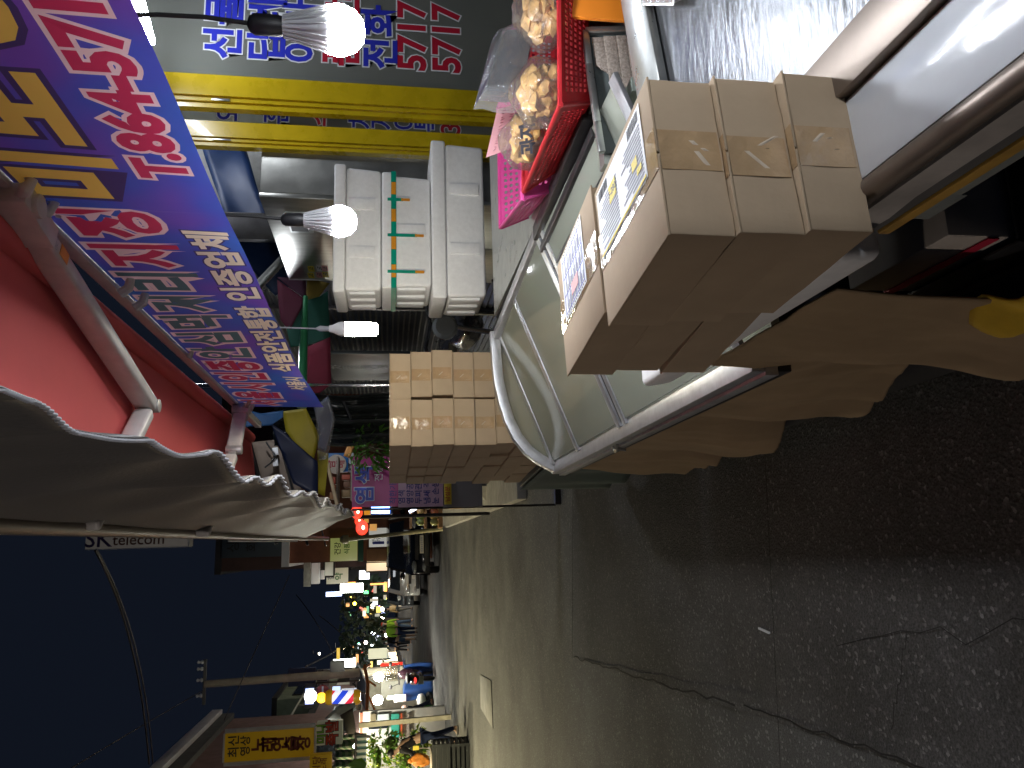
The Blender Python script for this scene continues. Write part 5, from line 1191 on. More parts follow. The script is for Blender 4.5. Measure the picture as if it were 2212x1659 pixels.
def building(label, x0, x1, y0, y1, h_, wm, roof=None, wins=(), group=None, street='x0', name='shop_building'):
    """a block with window openings on its street side; street is the wall facing the road"""
    t = thing(name, label, 'building', ((x0 + x1) / 2, (y0 + y1) / 2, 0), 0, group)
    mb = MB(); mb.box(x0, x1, y0, y1, 0, h_); mb.build('wall', wm, t)
    mb = MB(); mb.box(x0 - .12, x1 + .12, y0 - .12, y1 + .12, h_ + .002, h_ + .25); mb.build('roof', roof or CONC, t)
    xs, dn = (x0, -1) if street == 'x0' else (x1, 1)
    for (ya, yb, za, zb, pm) in wins:
        mb = MB(); mb.box(min(xs, xs + dn * .06), max(xs, xs + dn * .06), ya - .06, yb + .06, za - .06, zb + .06); f = mb.build('window', DKST, t)
        mb = MB(); mb.box(min(xs + dn * .062, xs + dn * .07), max(xs + dn * .062, xs + dn * .07), ya, yb, za, zb); mb.build('pane', pm, f)
    return t
DGL = mat('dark_window', (.02, .025, .03), r=.1, v=.2)
BRK = mat('dull_red_brick', (.13, .055, .042), r=.85, v=.2, s=14, b=.3, bs=20); GRYW = mat('grey_render', (.15, .155, .15), r=.85, v=.2, s=3); DBLW = mat('dark_blue_panel', (.035, .05, .065), r=.7, v=.15, s=2); TERR = mat('terracotta_panel', (.22, .085, .05), r=.8, v=.15, s=4)
p0 = AY(470, 1235, 34); building('dark tall building with a blue grey sign panel beyond the telecom sign', p0.x, p0.x + 9, 34, 44, AY(478, 1235, 34).z, mat('night_brown_wall', (.07, .04, .035), r=.9, v=.2, s=2), DARKB, [(36, 38, 3, 4.4, DGL), (39.5, 41.5, 3, 4.4, DGL)])
T = board('roof_sign', 'dark blue grey signboard with faint dark letters on the tall building', 'sign', 478, 612, 1130, 1206, 33.8, DBLW, .1, [('상', 505, 1180, 26, DARKB), ('회', 545, 1180, 24, DARKB)])
p0 = AY(700, 1214, 28); building('terracotta fronted shop building behind the nearest black car', p0.x, p0.x + 8, 28, 33.5, AY(625, 1214, 28).z, TERR, WHTL, [(29, 32, 1.0, 2.3, lit('shop_glass', '#ffdca0', 1.0))])
B = board
B('shop_sign', 'yellow green lettered shop sign over the nearest black car', 'sign', 713, 772, 1161, 1213, 27.6, lit('olive_sign', '#a0a83a', .32), .15, [('건강', 730, 1185, 14, INK), ('식품', 750, 1185, 12, mat('green_ink', (.03, .2, .06)))])
B('sign_edge', 'dark green edge board under the yellow green shop sign', 'sign', 773, 785, 1161, 1213, 27.58, mat('bottle_green', (.02, .10, .06), r=.5), .15)
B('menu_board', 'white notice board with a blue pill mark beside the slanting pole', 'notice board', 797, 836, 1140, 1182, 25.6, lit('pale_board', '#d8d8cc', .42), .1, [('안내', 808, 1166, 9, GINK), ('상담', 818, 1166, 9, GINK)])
T = bpy.data.objects['menu_board']; mb = MB(); pbox(mb, 805, 830, 1169, 1176, 25.56, .03); mb.build('blue_pill', BINK, T, bev=.01)
B('notice_wall', 'orange brown wooden shop wall beneath the notice board', 'wall', 792, 842, 1184, 1213, 27.5, mat('warm_wood_panel', (.34, .17, .07), r=.6, v=.15, s=5), .1)
B('air_conditioner', 'white wall of air conditioner units on the terracotta building side', 'air conditioner', 672, 690, 1216, 1262, 29, lit('pale_ac', '#c8c8c0', .20), .4)  # units are no lamps; light on them is put in as faint glow
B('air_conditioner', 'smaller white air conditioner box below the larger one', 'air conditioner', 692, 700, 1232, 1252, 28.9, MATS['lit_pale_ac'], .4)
B('upper_window', 'pale green divided window above the olive sign', 'window', 700, 722, 1214, 1244, 29.2, lit('green_window', '#9aa58a', .28), .1, frame=DKST)
B('terrace_wall', 'white terrace wall with dark rail above the air conditioners', 'wall', 655, 671, 1212, 1268, 30, mat('terrace_white', (.35, .36, .33), r=.8, v=.2), .2)
B('shop_sign', 'dim olive sign with a green character past the terracotta building', 'sign', 705, 752, 1226, 1262, 31, lit('dim_olive', '#8c8a58', .34), .12, [('한', 716, 1245, 15, GINK), ('약', 733, 1245, 17, mat('green_ink', (.03, .2, .06)))])
B('shop_window', 'bright shop window with goods left of the nearest black car roof', 'shop window', 790, 838, 1215, 1234, 30, lit('warm_shop', '#e6c49a', .8), .1, frame=DKST)
B('lit_sign', 'white lit sign box with a dark figure beside the silver car', 'sign', 776, 798, 1232, 1252, 33, lit('white_a', '#f2f6ff', 3.2), .15)
B('lit_sign', 'largest blazing white lit sign over the far right shops', 'sign', 735, 784, 1260, 1281, 36, lit('white_b', '#fbfff4', 14.), .2)
B('lit_sign', 'blue white lit sign strip above the largest white sign', 'sign', 704, 738, 1278, 1289, 38, lit('blue_white', '#bcd0ff', 4.), .2)
B('neon_arch', 'orange neon tube frame across the olive sign edge', 'neon sign', 722, 768, 1257, 1261, 35, lit('orange_neon', '#ff9a40', 3.), .1)
B('neon_arch', 'orange neon frame around the shop past the silver car', 'neon sign', 800, 836, 1259, 1264, 36, lit('orange_neon', '#ff9a40', 3.), .1)
B('neon_arch', 'short upright orange neon beside the grey car roof', 'neon sign', 830, 836, 1258, 1278, 40, lit('orange_neon', '#ff9a40', 3.), .1)
B('lit_sign', 'small green lit cross sign next to the white signs', 'sign', 786, 796, 1276, 1283, 38, lit('green_lamp', '#30e070', 2.5), .1)
# far lamps seen as spots
q = random.Random(4)
spots = [(766, 1304, '#ffe23a', 6, 'yellow'), (757, 1292, '#ffb24a', 5, 'amber'), (789, 1278, '#ffdca0', 9, 'warm white'), (801, 1284, '#fff0d0', 8, 'white'), (805, 1309, '#fff4e0', 9, 'white'), (826, 1316, '#fff2d8', 7, 'white'), (826, 1336, '#fff2d8', 7, 'white'), (820, 1310, '#b06cff', 4, 'violet'), (806, 1371, '#f0fff8', 10, 'white'), (773, 1390, '#60ff90', 7, 'green'), (790, 1388, '#fff0e0', 6, 'white'), (803, 1398, '#e8f4ff', 8, 'white'), (743, 1401, '#fff4c8', 7, 'cream'), (760, 1420, '#ffc060', 5, 'amber'), (690, 1412, '#fff6d8', 4, 'cream'), (834, 1372, '#f2f2ff', 6, 'white'), (820, 1342, '#ffd9a0', 4, 'amber'), (812, 1328, '#ffe6c0', 4, 'cream'), (798, 1355, '#e0ffe8', 4, 'pale'), (788, 1408, '#ff9a50', 5, 'orange')]
where = ['', 'near the largest white sign', 'by the orange neon', 'over the grey car', 'beside the far cars', 'over the far walkers', 'by the dark far trees', 'over the far left shops']
for i, (x, y, c_, r_, nm) in enumerate(spots):
    Y = 48 + 7 * (i % 5); p = AY(x, y, Y); rr = r_ * .5 * Y / 1640
    t = thing('shop_lamp', '%s lamp far down the street, %s of the %d far lamps from the right' % (nm, ('first second third fourth fifth sixth seventh eighth ninth tenth eleventh twelfth thirteenth fourteenth fifteenth sixteenth seventeenth eighteenth nineteenth twentieth').split()[sorted(range(len(spots)), key=lambda k: spots[k][1]).index(i)], len(spots)), 'lamp', p, 0, 'lamps far down the street')
    mb = MB(); mb.lump(p, (rr * 1.25, rr, rr), .12, 1.5, 2, i); mb.build('globe', lit('spot_%s' % c_[1:], c_, 22.), t, smooth=True)
    mb = MB(); mb.tube([p + V((0, 0, rr)), p + V((0, .2, rr + .5)), p + V((.3, 1.2, rr + .6))], .02, 5); mb.build('bracket', DKST, t)
# far shop blocks on both sides
for i in range(7):
    y = 46 + i * 11.5; xf = 1.0 - .075 * (y - 20) + (.5 if i % 2 else 0)
    building('far shop block on the right side, number %s beyond the grey car' % ('one two three four five six seven'.split()[i]), xf, xf + 9, y, y + 10.5, 3.6 + 1.6 * ((i * 5) % 3), mat('far_wall_%d' % (i % 3), ((.10, .09, .08), (.12, .10, .085), (.07, .075, .085))[i % 3], r=.9), DARKB, [(y + 1, y + 4.4, .5, 2.3, lit('far_win_a', '#ffe6b8', 5.)), (y + 5.4, y + 9, .5, 2.3, lit('far_win_b', '#e4f0ff', 4.))], 'far shop blocks along the street')
for i in range(7):
    y = 52 + i * 11.5; xf = -8.6 - .08 * (y - 40)
    building('far shop block on the left side, number %s beyond the scooter' % ('one two three four five six seven'.split()[i]), xf - 9, xf, y, y + 10.5, 3.4 + 1.5 * ((i * 7) % 3), MATS['far_wall_%d' % ((i + 1) % 3)], DARKB, [(y + 1, y + 4.4, .5, 2.3, lit('far_win_b', '#e4f0ff', 4.)), (y + 5.4, y + 9, .5, 2.3, lit('far_win_a', '#ffe6b8', 5.))], 'far shop blocks along the street', 'x1')
# the far clutter of small lit and dim signs
q = random.Random(21)
cols = [('#fff2d0', 2.2), ('#eaf2ff', 2.0), ('#ffb060', 1.3), ('#ff5a3a', 1.0), ('#ffe26a', 1.4), ('#7fe0a0', .9), ('#8fb4ff', 1.2), ('#f0e0c0', .5), ('#c8d0c0', .35), ('#b89060', .3)]
cn = ['cream', 'white', 'amber', 'red', 'yellow', 'green', 'blue', 'pale', 'grey', 'brown']
far = []
for i in range(46):
    right = i < 26
    y = q.uniform(1262, 1330) if right else q.uniform(1392, 1440)
    x = q.uniform(748, 838); hh = q.uniform(4, 18); ww = q.uniform(4, 14)
    if q.random() < .4: hh, ww = ww * .8, hh * 1.3
    far.append((y, x, hh, ww, 43 + 2.1 * (i % 15) + .03 * i, q.randrange(10), right))
far.sort()
ow = 'first second third fourth fifth sixth seventh eighth ninth tenth eleventh twelfth thirteenth fourteenth fifteenth sixteenth seventeenth eighteenth nineteenth twentieth twenty-first twenty-second twenty-third twenty-fourth twenty-fifth twenty-sixth'.split()
cnt = [0, 0]
for (y, x, hh, ww, Y, ci, right) in far:
    n_ = cnt[right]; cnt[right] += 1
    c_, e_ = cols[ci]; B('far_sign', 'small %s far shop sign, %s from the right among those on the %s side' % (cn[ci], ow[n_], 'right' if right else 'left'), 'sign', x - hh / 2, x + hh / 2, y - ww / 2, y + ww / 2, Y, lit('far_%d' % ci, c_, e_), .1, group='small signs far down the street')
T = thing('street_tree', 'dark leafy street tree standing above the far lamps', 'tree', AZ(880, 1350, 0) + V((0, 8, 0)))
c = AY(790, 1345, 56); mb = MB(); leaf_mesh(mb, c, 900, (3.0, 2.5, 1.6), .55, .4, 14); mb.build('crown', mat('night_leaf', (.035, .06, .03), r=.7, v=.3, s=2), T)
mb = MB(); mb.tube([(c.x, 56, 0), (c.x + .1, 56, 1.5), (c.x, 56, c.z)], [.2, .15, .06], 8); mb.tube([(c.x + .1, 56, 1.5), (c.x + 1.2, 56, c.z + .5)], [.1, .04], 6); mb.tube([(c.x + .1, 56, 1.5), (c.x - 1.3, 56, c.z + .3)], [.1, .04], 6); mb.build('trunk', mat('bark', (.05, .04, .03), r=.9), T, smooth=True)

# ------------------------------------------------------------------ left side of the street
XA = -6.2
z_e = AX(330, 1650, XA).z
pn, pf2 = AX(318, 1659, XA), AX(468, 1559, XA)
WDW = [(20.5, 22, 2.9, 4.0, DGL), (23, 24.5, 2.9, 4.0, DGL)]
T = building('two storey shop house with a white eave at the left picture edge', XA - 8, XA, 19.0, pf2.y + .4, pf2.z - .35, mat('dull_pink_wall', (.34, .22, .20), r=.85, v=.2, s=3), DARKB, [(pf2.y - 3.4, pf2.y - 1.6, 3.0, 4.0, DGL), (pf2.y - 6.4, pf2.y - 4.4, 3.0, 4.0, DGL)], None, 'x1')
mb = MB(); mb.box(XA - .3, XA + .35, 18.0, pf2.y + .5, pf2.z - .10, pf2.z + .28); mb.build('white_eave', mat('white_metal_eave', (.80, .80, .82), r=.5, v=.1, s=4), T, bev=.02)
mb = MB(); mb.box(XA - .3, XA + .2, 18.0, pf2.y + .45, pf2.z - .55, pf2.z - .12); mb.build('soffit', GRYW, T)
yb0 = pf2.y + .9
T = building('low brick building with roof rail behind the yellow song practice sign', XA - 9, XA - .5, yb0, yb0 + 9, 4.6, mat('purple_brick', (.34, .21, .20), r=.85, v=.15, s=10, b=.3, bs=16), DARKB, [(yb0 + 1, yb0 + 3, 2.7, 3.8, DGL), (yb0 + 5, yb0 + 7.4, 2.7, 3.8, lit('cold_room', '#b8b4e0', .35))], None, 'x1')
mb = MB(); xr = XA - .55
mb.tube([(xr, yb0 + .2, 4.9), (xr, yb0 + .2, 5.6), (xr, yb0 + 8.8, 5.6), (xr, yb0 + 8.8, 4.9)], .05, 6); mb.tube([(xr, yb0 + 4.4, 4.86), (xr, yb0 + 4.4, 5.6)], .05, 6); mb.build('roof_rail', mat('cream_rail', (.4, .38, .30), r=.6), T)
building('dim grey green building with balconies next to the utility pole', XA - 10, XA - 1.2, yb0 + 10, yb0 + 19, 7.2, mat('grey_green_wall', (.22, .26, .19), r=.9, v=.25, s=2), DARKB, [(yb0 + 11, yb0 + 14, 3.2, 4.4, lit('dim_room', '#7f9060', .10)), (yb0 + 15, yb0 + 18, 3.2, 4.4, DGL), (yb0 + 11, yb0 + 14, 5.4, 6.5, DGL)], None, 'x1')
# signs
YSG = mat('yellow_acrylic', (.50, .34, .02), r=.4, v=.08, s=2, e=.12, ec='#b98a10')
T = B('vertical_sign', 'tall yellow song practice room sign with brown brush lettering', 'sign', 482, 681, 1572, 1648, 16.5, YSG, .12, frame=mat('white_sign_edge', (.6, .6, .64), r=.4))
BRN = mat('brown_letters', (.16, .03, .02), r=.5)
for ch, x in zip('노래연습장', (560, 583, 607, 632, 657)): text(ch, BRN, T, AY(x, 1607 + (x - 600) * -.04, 16.48), (1, 0, 0), UU, .30, off=.035)
text('최신', INK, T, AY(506, 1612, 16.48), (1, 0, 0), UU, .22, off=.02); text('영상', INK, T, AY(531, 1611, 16.48), (1, 0, 0), UU, .20, off=.02)
T = B('shop_sign', 'cream sign with green and red outlined food lettering', 'sign', 683, 740, 1558, 1611, 17.5, mat('cream_acrylic', (.45, .45, .36), r=.4, v=.05, e=.10, ec='#b8b89a'), .25)
outlined('미니', mat('green_letters', (.16, .42, .04), r=.5), INK, T, AY(695, 1585, 17.48), (1, 0, 0), UU, .21, o1=.03, o2=.07); outlined('족발', mat('red_food_letters', (.50, .05, .03), r=.5), INK, T, AY(719, 1583, 17.48), (1, 0, 0), UU, .27, o1=.03, o2=.07)
T = B('shop_sign', 'small yellow sign with brown lettering below the tall yellow one', 'sign', 668, 716, 1629, 1680, 16.2, mat('yellow_acrylic', (.50, .34, .02)), .2, [('식당', 685, 1652, 17, BRN), ('노래', 700, 1652, 14, BRN)])
T = B('lit_sign', 'square blue white lit sign on a steel frame', 'sign', 657, 680, 1487, 1522, 27, lit('blue_sign', '#a8bcff', 1.7), .25, frame=DKST)
mb = MB(); p = AY(671, 1504, 26.97); mb.lathe([(.20, 0), (.20, .01), (0, .01)], p, 20, Matrix.Rotation(R(90), 3, 'X')); mb.build('white_disc', lit('white_disc', '#ffffff', 5.), T)
mb = MB(); p = AY(681, 1504, 27.1); mb.tube([p, (p.x, p.y, p.z - 1.6)], .03, 6); mb.tube([p + V((.4, 0, 0)), (p.x + .4, p.y, p.z - 1.4)], .03, 6); mb.build('steel_frame', DKST, T)
T = B('round_sign', 'grey panel with a dull red disc sign behind the barber pole', 'sign', 683, 712, 1484, 1512, 28, mat('grey_panel', (.22, .20, .20), r=.6), .1)
p = AY(697, 1494, 27.97); mb = MB(); mb.lathe([(.22, 0), (.22, .015), (0, .015)], p, 20, Matrix.Rotation(R(90), 3, 'X')); mb.build('red_disc', mat('dull_red', (.35, .05, .04), r=.5), T)
mb = MB(); mb.box(p.x - .17, p.x + .17, p.y - .03, p.y - .018, p.z - .03, p.z + .03); mb.build('white_bar', WHTL, T)
T = thing('barber_pole', 'lit barber pole with red, white and blue spiral stripes and yellow caps', 'barber pole', AY(770, 1505, 25))
def barber():
    mt = bpy.data.materials.new('barber_spiral'); mt.use_nodes = True; nt = mt.node_tree; N = nt.nodes; L = nt.links; p = N['Principled BSDF']
    tc = N.new('ShaderNodeTexCoord'); sp = N.new('ShaderNodeSeparateXYZ'); L.new(tc.outputs['Object'], sp.inputs[0])
    at = N.new('ShaderNodeMath'); at.operation = 'MULTIPLY_ADD'; at.inputs[1].default_value = 1.1; L.new(sp.outputs['X'], at.inputs[0])
    zz = N.new('ShaderNodeMath'); zz.operation = 'MULTIPLY'; zz.inputs[1].default_value = 1.25; L.new(sp.outputs['Z'], zz.inputs[0]); L.new(zz.outputs[0], at.inputs[2])
    fr_ = N.new('ShaderNodeMath'); fr_.operation = 'FRACT'; L.new(at.outputs[0], fr_.inputs[0])
    cr = N.new('ShaderNodeValToRGB'); cr.color_ramp.interpolation = 'CONSTANT'; e = cr.color_ramp.elements
    e[0].position = 0; e[0].color = (.6, .02, .05, 1); e[1].position = .25; e[1].color = (.8, .82, .9, 1)
    x = e.new(.5); x.color = (.02, .06, .6, 1); x = e.new(.75); x.color = (.8, .82, .9, 1)
    L.new(fr_.outputs[0], cr.inputs[0]); L.new(cr.outputs[0], p.inputs['Base Color']); L.new(cr.outputs[0], p.inputs['Emission Color']); p.inputs['Emission Strength'].default_value = 1.0; return mt
pt_, pb_ = AY(718, 1506, 25), AY(764, 1506, 25); rr = .19
mb = MB(); mb.tube([pb_, pt_], rr, 20); mb.build('cylinder', barber(), T, smooth=True)
mb = MB(); mb.lathe([(rr * 1.15, 0), (rr * 1.15, .12), (rr * .9, .2)], pt_, 18); mb.build('cap', mat('yellow_cap', (.5, .3, .02), r=.4, e=.15, ec='#e0a000'), T, smooth=True)
mb = MB(); mb.lathe([(rr * .9, -.2), (rr * 1.15, -.12), (rr * 1.15, 0)], pb_, 18); mb.build('cap', MATS['yellow_cap'], T, smooth=True)
mb = MB(); mb.lump(pt_ + V((0, 0, .32)), (.15, .15, .15), .05, 1, 3, 1); mb.build('lamp', lit('yellow_lamp', '#ffc21a', 2.2), T, smooth=True)
mb = MB(); mb.tube([pb_ * .5 + pt_ * .5, pb_ * .5 + pt_ * .5 + V((-1.9, .2, 0))], .04, 8); mb.build('wall_bracket', DKST, T)
T = B('lit_sign', 'little blue white lit window between the red disc and the barber pole', 'sign', 718, 735, 1483, 1497, 29, lit('blue_window', '#b8d4ff', 1.5), .1)
B('shop_sign', 'dim white sign with dark letters under the utility pole', 'sign', 684, 712, 1446, 1483, 31, mat('dim_white_sign', (.25, .25, .25), r=.5, v=.1), .12, [('가구', 698, 1465, 20, INK)])
B('shop_sign', 'dim grey signboard with dark letters right of the barber pole', 'sign', 755, 790, 1448, 1482, 31.5, MATS['dim_white_sign'], .12, [('수선', 772, 1466, 20, INK)])
B('roof_panel', 'dull blue metal panel high behind the utility pole', 'panel', 622, 682, 1442, 1484, 34, mat('dull_blue_panel', (.05, .07, .16), r=.7, v=.15), .2)
T = B('lit_sign', 'blazing white lit shop sign at the top of the far left shops', 'sign', 720, 768, 1423, 1443, 40, lit('white_c', '#f6fff2', 12.), .2, [('약국', 742, 1433, 10, mat('green_ink', (.03, .2, .06)))])
B('lit_sign', 'yellow lamp bracket sign over the blazing white sign', 'sign', 727, 734, 1400, 1425, 39, lit('yellow_bracket', '#d8b030', 1.2), .08)
B('lit_banner', 'glowing red upright banner beyond the blue tarpaulin', 'banner', 822, 873, 1430, 1441, 33, lit('red_banner', '#ff2a14', 1.3), .06)
B('shop_window', 'cream lit shop front with small dark windows far on the left', 'shop window', 796, 836, 1400, 1424, 47, lit('cream_front', '#e8e6c0', .9), .1)
B('shop_sign', 'pale lit round logo sign over the far walkers', 'sign', 800, 832, 1368, 1384, 58, lit('pale_sign', '#dfe6ff', 1.8), .1)
B('shop_window', 'tall bright shop front strip behind the far walkers', 'shop window', 806, 862, 1386, 1392, 60, lit('bright_strip', '#f0f6e8', 2.0), .1)
# utility pole and wires
T = thing('utility_pole', 'leaning concrete utility pole with crossarm on the left of the street', 'utility pole', AY(935, 1440, 30))
p0, p1 = AY(442, 1478, 30), AY(900, 1444, 30); base = p1 + (p1 - p0) * (p1.z / (p0.z - p1.z))
mb = MB(); mb.tube([base, p1, p0], [.17, .165, .12], 14); mb.build('pole', mat('pole_concrete', (.40, .37, .29), r=.85, v=.2, s=3), T, smooth=True)
mb = MB(); a, b = AY(444, 1425, 29.8), AY(440, 1522, 30.2); mb.bar(a, b, .08, .10); mb.build('crossarm', GRYW, T)
for f in (.05, .2, .45, .8): mb = MB(); mb.lathe([(.05, 0), (.07, .06), (.04, .12), (.06, .2), (0, .24)], a * (1 - f) + b * f + V((0, 0, .05)), 10); mb.build('insulator', WHTL, T, smooth=True)
mb = MB(); p = p0 * .35 + p1 * .65; mb.box(p.x + .1, p.x + .45, p.y - .2, p.y + .2, p.z, p.z + .5); mb.build('junction_box', GRYW, T, bev=.02)
def wire(label, pts, r_=.012, n=18):
    pts = [V(p) for p in pts]; out = []
    for i in range(n + 1):
        t_ = i / n; a = pts[0] * (1 - t_) ** 2 + pts[1] * 2 * t_ * (1 - t_) + pts[2] * t_ ** 2; out.append(a)
    mb = MB(); mb.tube(out, r_, 6); tag(mb.build('overhead_wire', mat('cable_sheath', (.045, .038, .04), r=.7, v=0), smooth=True), label, 'wire', 'overhead wires')
wire('thick sagging overhead wire starting at the telecom sign', [AY(206, 1189, 13), AY(300, 1360, 17), AY(322, 1650, 22)], .022)
wire('second sagging wire running just beside the thick one', [AY(208, 1186, 13), AY(310, 1362, 17), AY(330, 1648, 22)], .016)
wire('straight thin overhead wire crossing from the terracotta building to the left eave', [AY(625, 1243, 27), AY(556, 1395, 26), AY(484, 1556, 25)], .014)
wire('thin overhead wire from the utility pole to the left picture edge', [AY(438, 1492, 30), AY(300, 1570, 25), AY(150, 1662, 20)], .014)
wire('low wire bundle looping from the utility pole over the far shops', [AY(660, 1440, 31), AY(715, 1415, 36), AY(735, 1398, 42)], .03)
wire('faint wire high over the far street right of the utility pole', [AY(640, 1285, 44), AY(690, 1345, 40), AY(722, 1420, 36)], .025)
wire('faint wire below the other high one over the far street', [AY(690, 1330, 46), AY(745, 1370, 44), AY(757, 1395, 42)], .025)

# market stalls on the left
SL = glow('stall_bulb', '#fffbe8', 190.)
for i, (x, y, Y) in enumerate(((818, 1462, 28.2), (816, 1512, 27.8))):
    p = AY(x, y, Y); t = thing('stall_lamp', ('bright bulb over the scooter and blue tarpaulin', 'bright bulb over the seated person in the left stall')[i], 'lamp', p, 0, 'bulbs of the left stalls')
    mb = MB(); mb.lathe([(0, -.17), (.12, -.12), (.16, 0), (.11, .12), (.06, .16)], p, 16); mb.build('globe', SL, t, smooth=True)
    mb = MB(); mb.tube([p + V((0, 0, .15)), p + V((0, 0, .6))], .02, 6); mb.build('cord', CABLE, t)
T = thing('market_shop', 'open white walled market shop lit from inside on the left', 'shop', AY(900, 1570, 22))
a, b = AY(775, 1640, 22.6), AY(775, 1538, 22.6); mb = MB(); mb.box(a.x - 2, b.x, 22.6, 22.75, 0, a.z); mb.build('back_wall', mat('shop_white', (.62, .60, .54), r=.7, v=.12, s=3), T)
for nm, x0, x1, y0, y1, m_ in (('teal_panel', 845, 862, 1542, 1594, mat('teal_paint', (.04, .38, .28), r=.6, v=.08)), ('window', 796, 840, 1566, 1576, DGL), ('orange_trim', 777, 783, 1540, 1600, mat('orange_trim', (.55, .10, .03), r=.6)), ('orange_trim', 865, 869, 1541, 1594, mat('orange_trim', (.55, .10, .03))), ('poster', 800, 812, 1542, 1560, mat('olive_poster', (.16, .13, .07), r=.7)), ('poster', 815, 840, 1542, 1562, mat('pale_poster', (.55, .62, .64), r=.6)), ('shelf', 880, 884, 1541, 1600, WOODG), ('socket', 817, 824, 1604, 1609, WHTL)):
    mb = MB(); pbox(mb, x0, x1, y0, y1, 22.5, .08); mb.build(nm, m_, T)
p = AY(772, 1606, 21.6); t = thing('stall_lamp', 'bulb under the roof of the lit market shop behind the brown tarpaulin', 'lamp', p, 0, 'bulbs of the left stalls')
mb = MB(); mb.lathe([(0, -.14), (.10, -.10), (.13, 0), (.09, .10), (.05, .13)], p, 16); mb.build('globe', SL, t, smooth=True)
mb = MB(); mb.tube([p + V((0, 0, .12)), p + V((0, 0, .6))], .02, 6); mb.build('cord', CABLE, t)
T = thing('stall_post', 'beige square post in front of the lit market shop', 'post', AY(935, 1553, 20.5))
p0, p1 = AY(775, 1567, 20.5), AY(936, 1551, 20.5); mb = MB(); mb.bar((p1.x, p1.y, 0), p0, .11, .11, up=(0, 1, 0)); mb.build('post', mat('beige_post', (.42, .39, .31), r=.6, v=.12), T)
STRP = None
def stripes(name, c1, c2, fr_, axis):
    mt = bpy.data.materials.new(name); mt.use_nodes = True; nt = mt.node_tree; N = nt.nodes; L = nt.links; p = N['Principled BSDF']; tc = N.new('ShaderNodeTexCoord'); sp = N.new('ShaderNodeSeparateXYZ'); L.new(tc.outputs['Object'], sp.inputs[0])
    m1 = N.new('ShaderNodeMath'); m1.operation = 'MULTIPLY'; m1.inputs[1].default_value = fr_; L.new(sp.outputs[axis], m1.inputs[0]); m2 = N.new('ShaderNodeMath'); m2.operation = 'FRACT'; L.new(m1.outputs[0], m2.inputs[0])
    m3 = N.new('ShaderNodeMath'); m3.operation = 'GREATER_THAN'; m3.inputs[1].default_value = .5; L.new(m2.outputs[0], m3.inputs[0]); mx = N.new('ShaderNodeMix'); mx.data_type = 'RGBA'; mx.inputs['A'].default_value = (*c1, 1); mx.inputs['B'].default_value = (*c2, 1); L.new(m3.outputs[0], mx.inputs['Factor']); L.new(mx.outputs['Result'], p.inputs['Base Color']); p.inputs['Roughness'].default_value = .8; return mt
T = thing('striped_awning', 'green and white striped awning over the vegetable stall', 'awning', AY(750, 1620, 18))
q4 = [AY(726, 1590, 19.5), AY(766, 1585, 17.0), AY(764, 1672, 17.0), AY(718, 1672, 19.5)]
mb = MB(); mb.grid(lambda u, v_: (q4[0] * (1 - u) + q4[3] * u) * (1 - v_) + (q4[1] * (1 - u) + q4[2] * u) * v_ + V((0, 0, .03 * math.sin(u * 25))), 30, 6); mb.build('awning_cloth', stripes('green_stripes', (.10, .22, .09), (.48, .52, .36), 5.5, 'X'), T, sol=.01)
mb = MB(); mb.grid(lambda u, v_: q4[1] * (1 - u) + q4[2] * u + V((0, .02 * math.sin(u * 40), -.02 - .22 * v_)), 40, 4); mb.build('fringe', stripes('blue_stripes', (.08, .16, .16), (.5, .54, .50), 9, 'X'), T, sol=.008)
mb = MB(); mb.tube([q4[1] + V((0, 0, -.03)), q4[2] + V((0, 0, -.03))], .03, 6); mb.tube([q4[1], AY(800, 1592, 17.0)], .03, 6); mb.build('frame', DKST, T)
rag('shop_tarp', [(735, 1545), (762, 1530), (770, 1590), (756, 1598), (745, 1575)], 20.2, mat('brown_tarp', (.10, .085, .08), r=.8, v=.2), 'brown tarpaulin rolled above the market shop front', 'tarpaulin', .06, 4)
rag('clear_sheet', [(702, 1552), (735, 1522), (768, 1518), (762, 1542), (735, 1558)], 21.5, mat('milky_sheet', (.40, .44, .46), r=.5, v=.2), 'milky plastic sheet sloping beneath the barber pole', 'plastic sheet', .06, 4)
T = thing('rope_rack', 'orange rope lashed rack of the bright left stall', 'rack', AY(800, 1500, 25))
mb = MB(); mb.tube([AY(788, 1438, 26), AY(795, 1480, 25), AY(792, 1540, 24)], .05, 6); mb.tube([AY(795, 1470, 25), AY(812, 1482, 25)], .03, 6); mb.tube([AY(794, 1500, 25), AY(810, 1535, 24.5)], .03, 6); mb.tube([AY(785, 1445, 26), AY(800, 1435, 27)], .04, 6); mb.build('frame', mat('orange_rope', (.70, .22, .05), r=.7), T, smooth=True)
T = thing('market_stall', 'bright open market stall with cluttered back wall behind the scooter', 'stall', AY(870, 1480, 28))
mb = MB(); pbox(mb, 792, 930, 1436, 1536, 31.5, .1); mb.build('back_wall', mat('stall_wall', (.36, .35, .28), r=.7, v=.3, s=4), T)
mb = MB(); a, b = AY(792, 1532, 27.5), AY(786, 1436, 31); mb.slab((a.x, 27.2, a.z), (b.x, 27.2, a.z), (b.x, 31.8, b.z + .25), (a.x, 31.8, b.z + .25), (0, 0, .05)); mb.build('roof_sheet', mat('grey_blue_sheet', (.16, .19, .22), r=.5, v=.1), T)
B('foam_sheet', 'large grey foam sheet leaning behind the scooter', 'foam sheet', 823, 870, 1466, 1508, 29.6, mat('grey_foam', (.20, .20, .17), r=.8, v=.08), .06)
B('foam_sheet', 'smaller grey foam sheet in front of the larger one', 'foam sheet', 855, 884, 1466, 1502, 29.3, MATS['grey_foam'], .06)
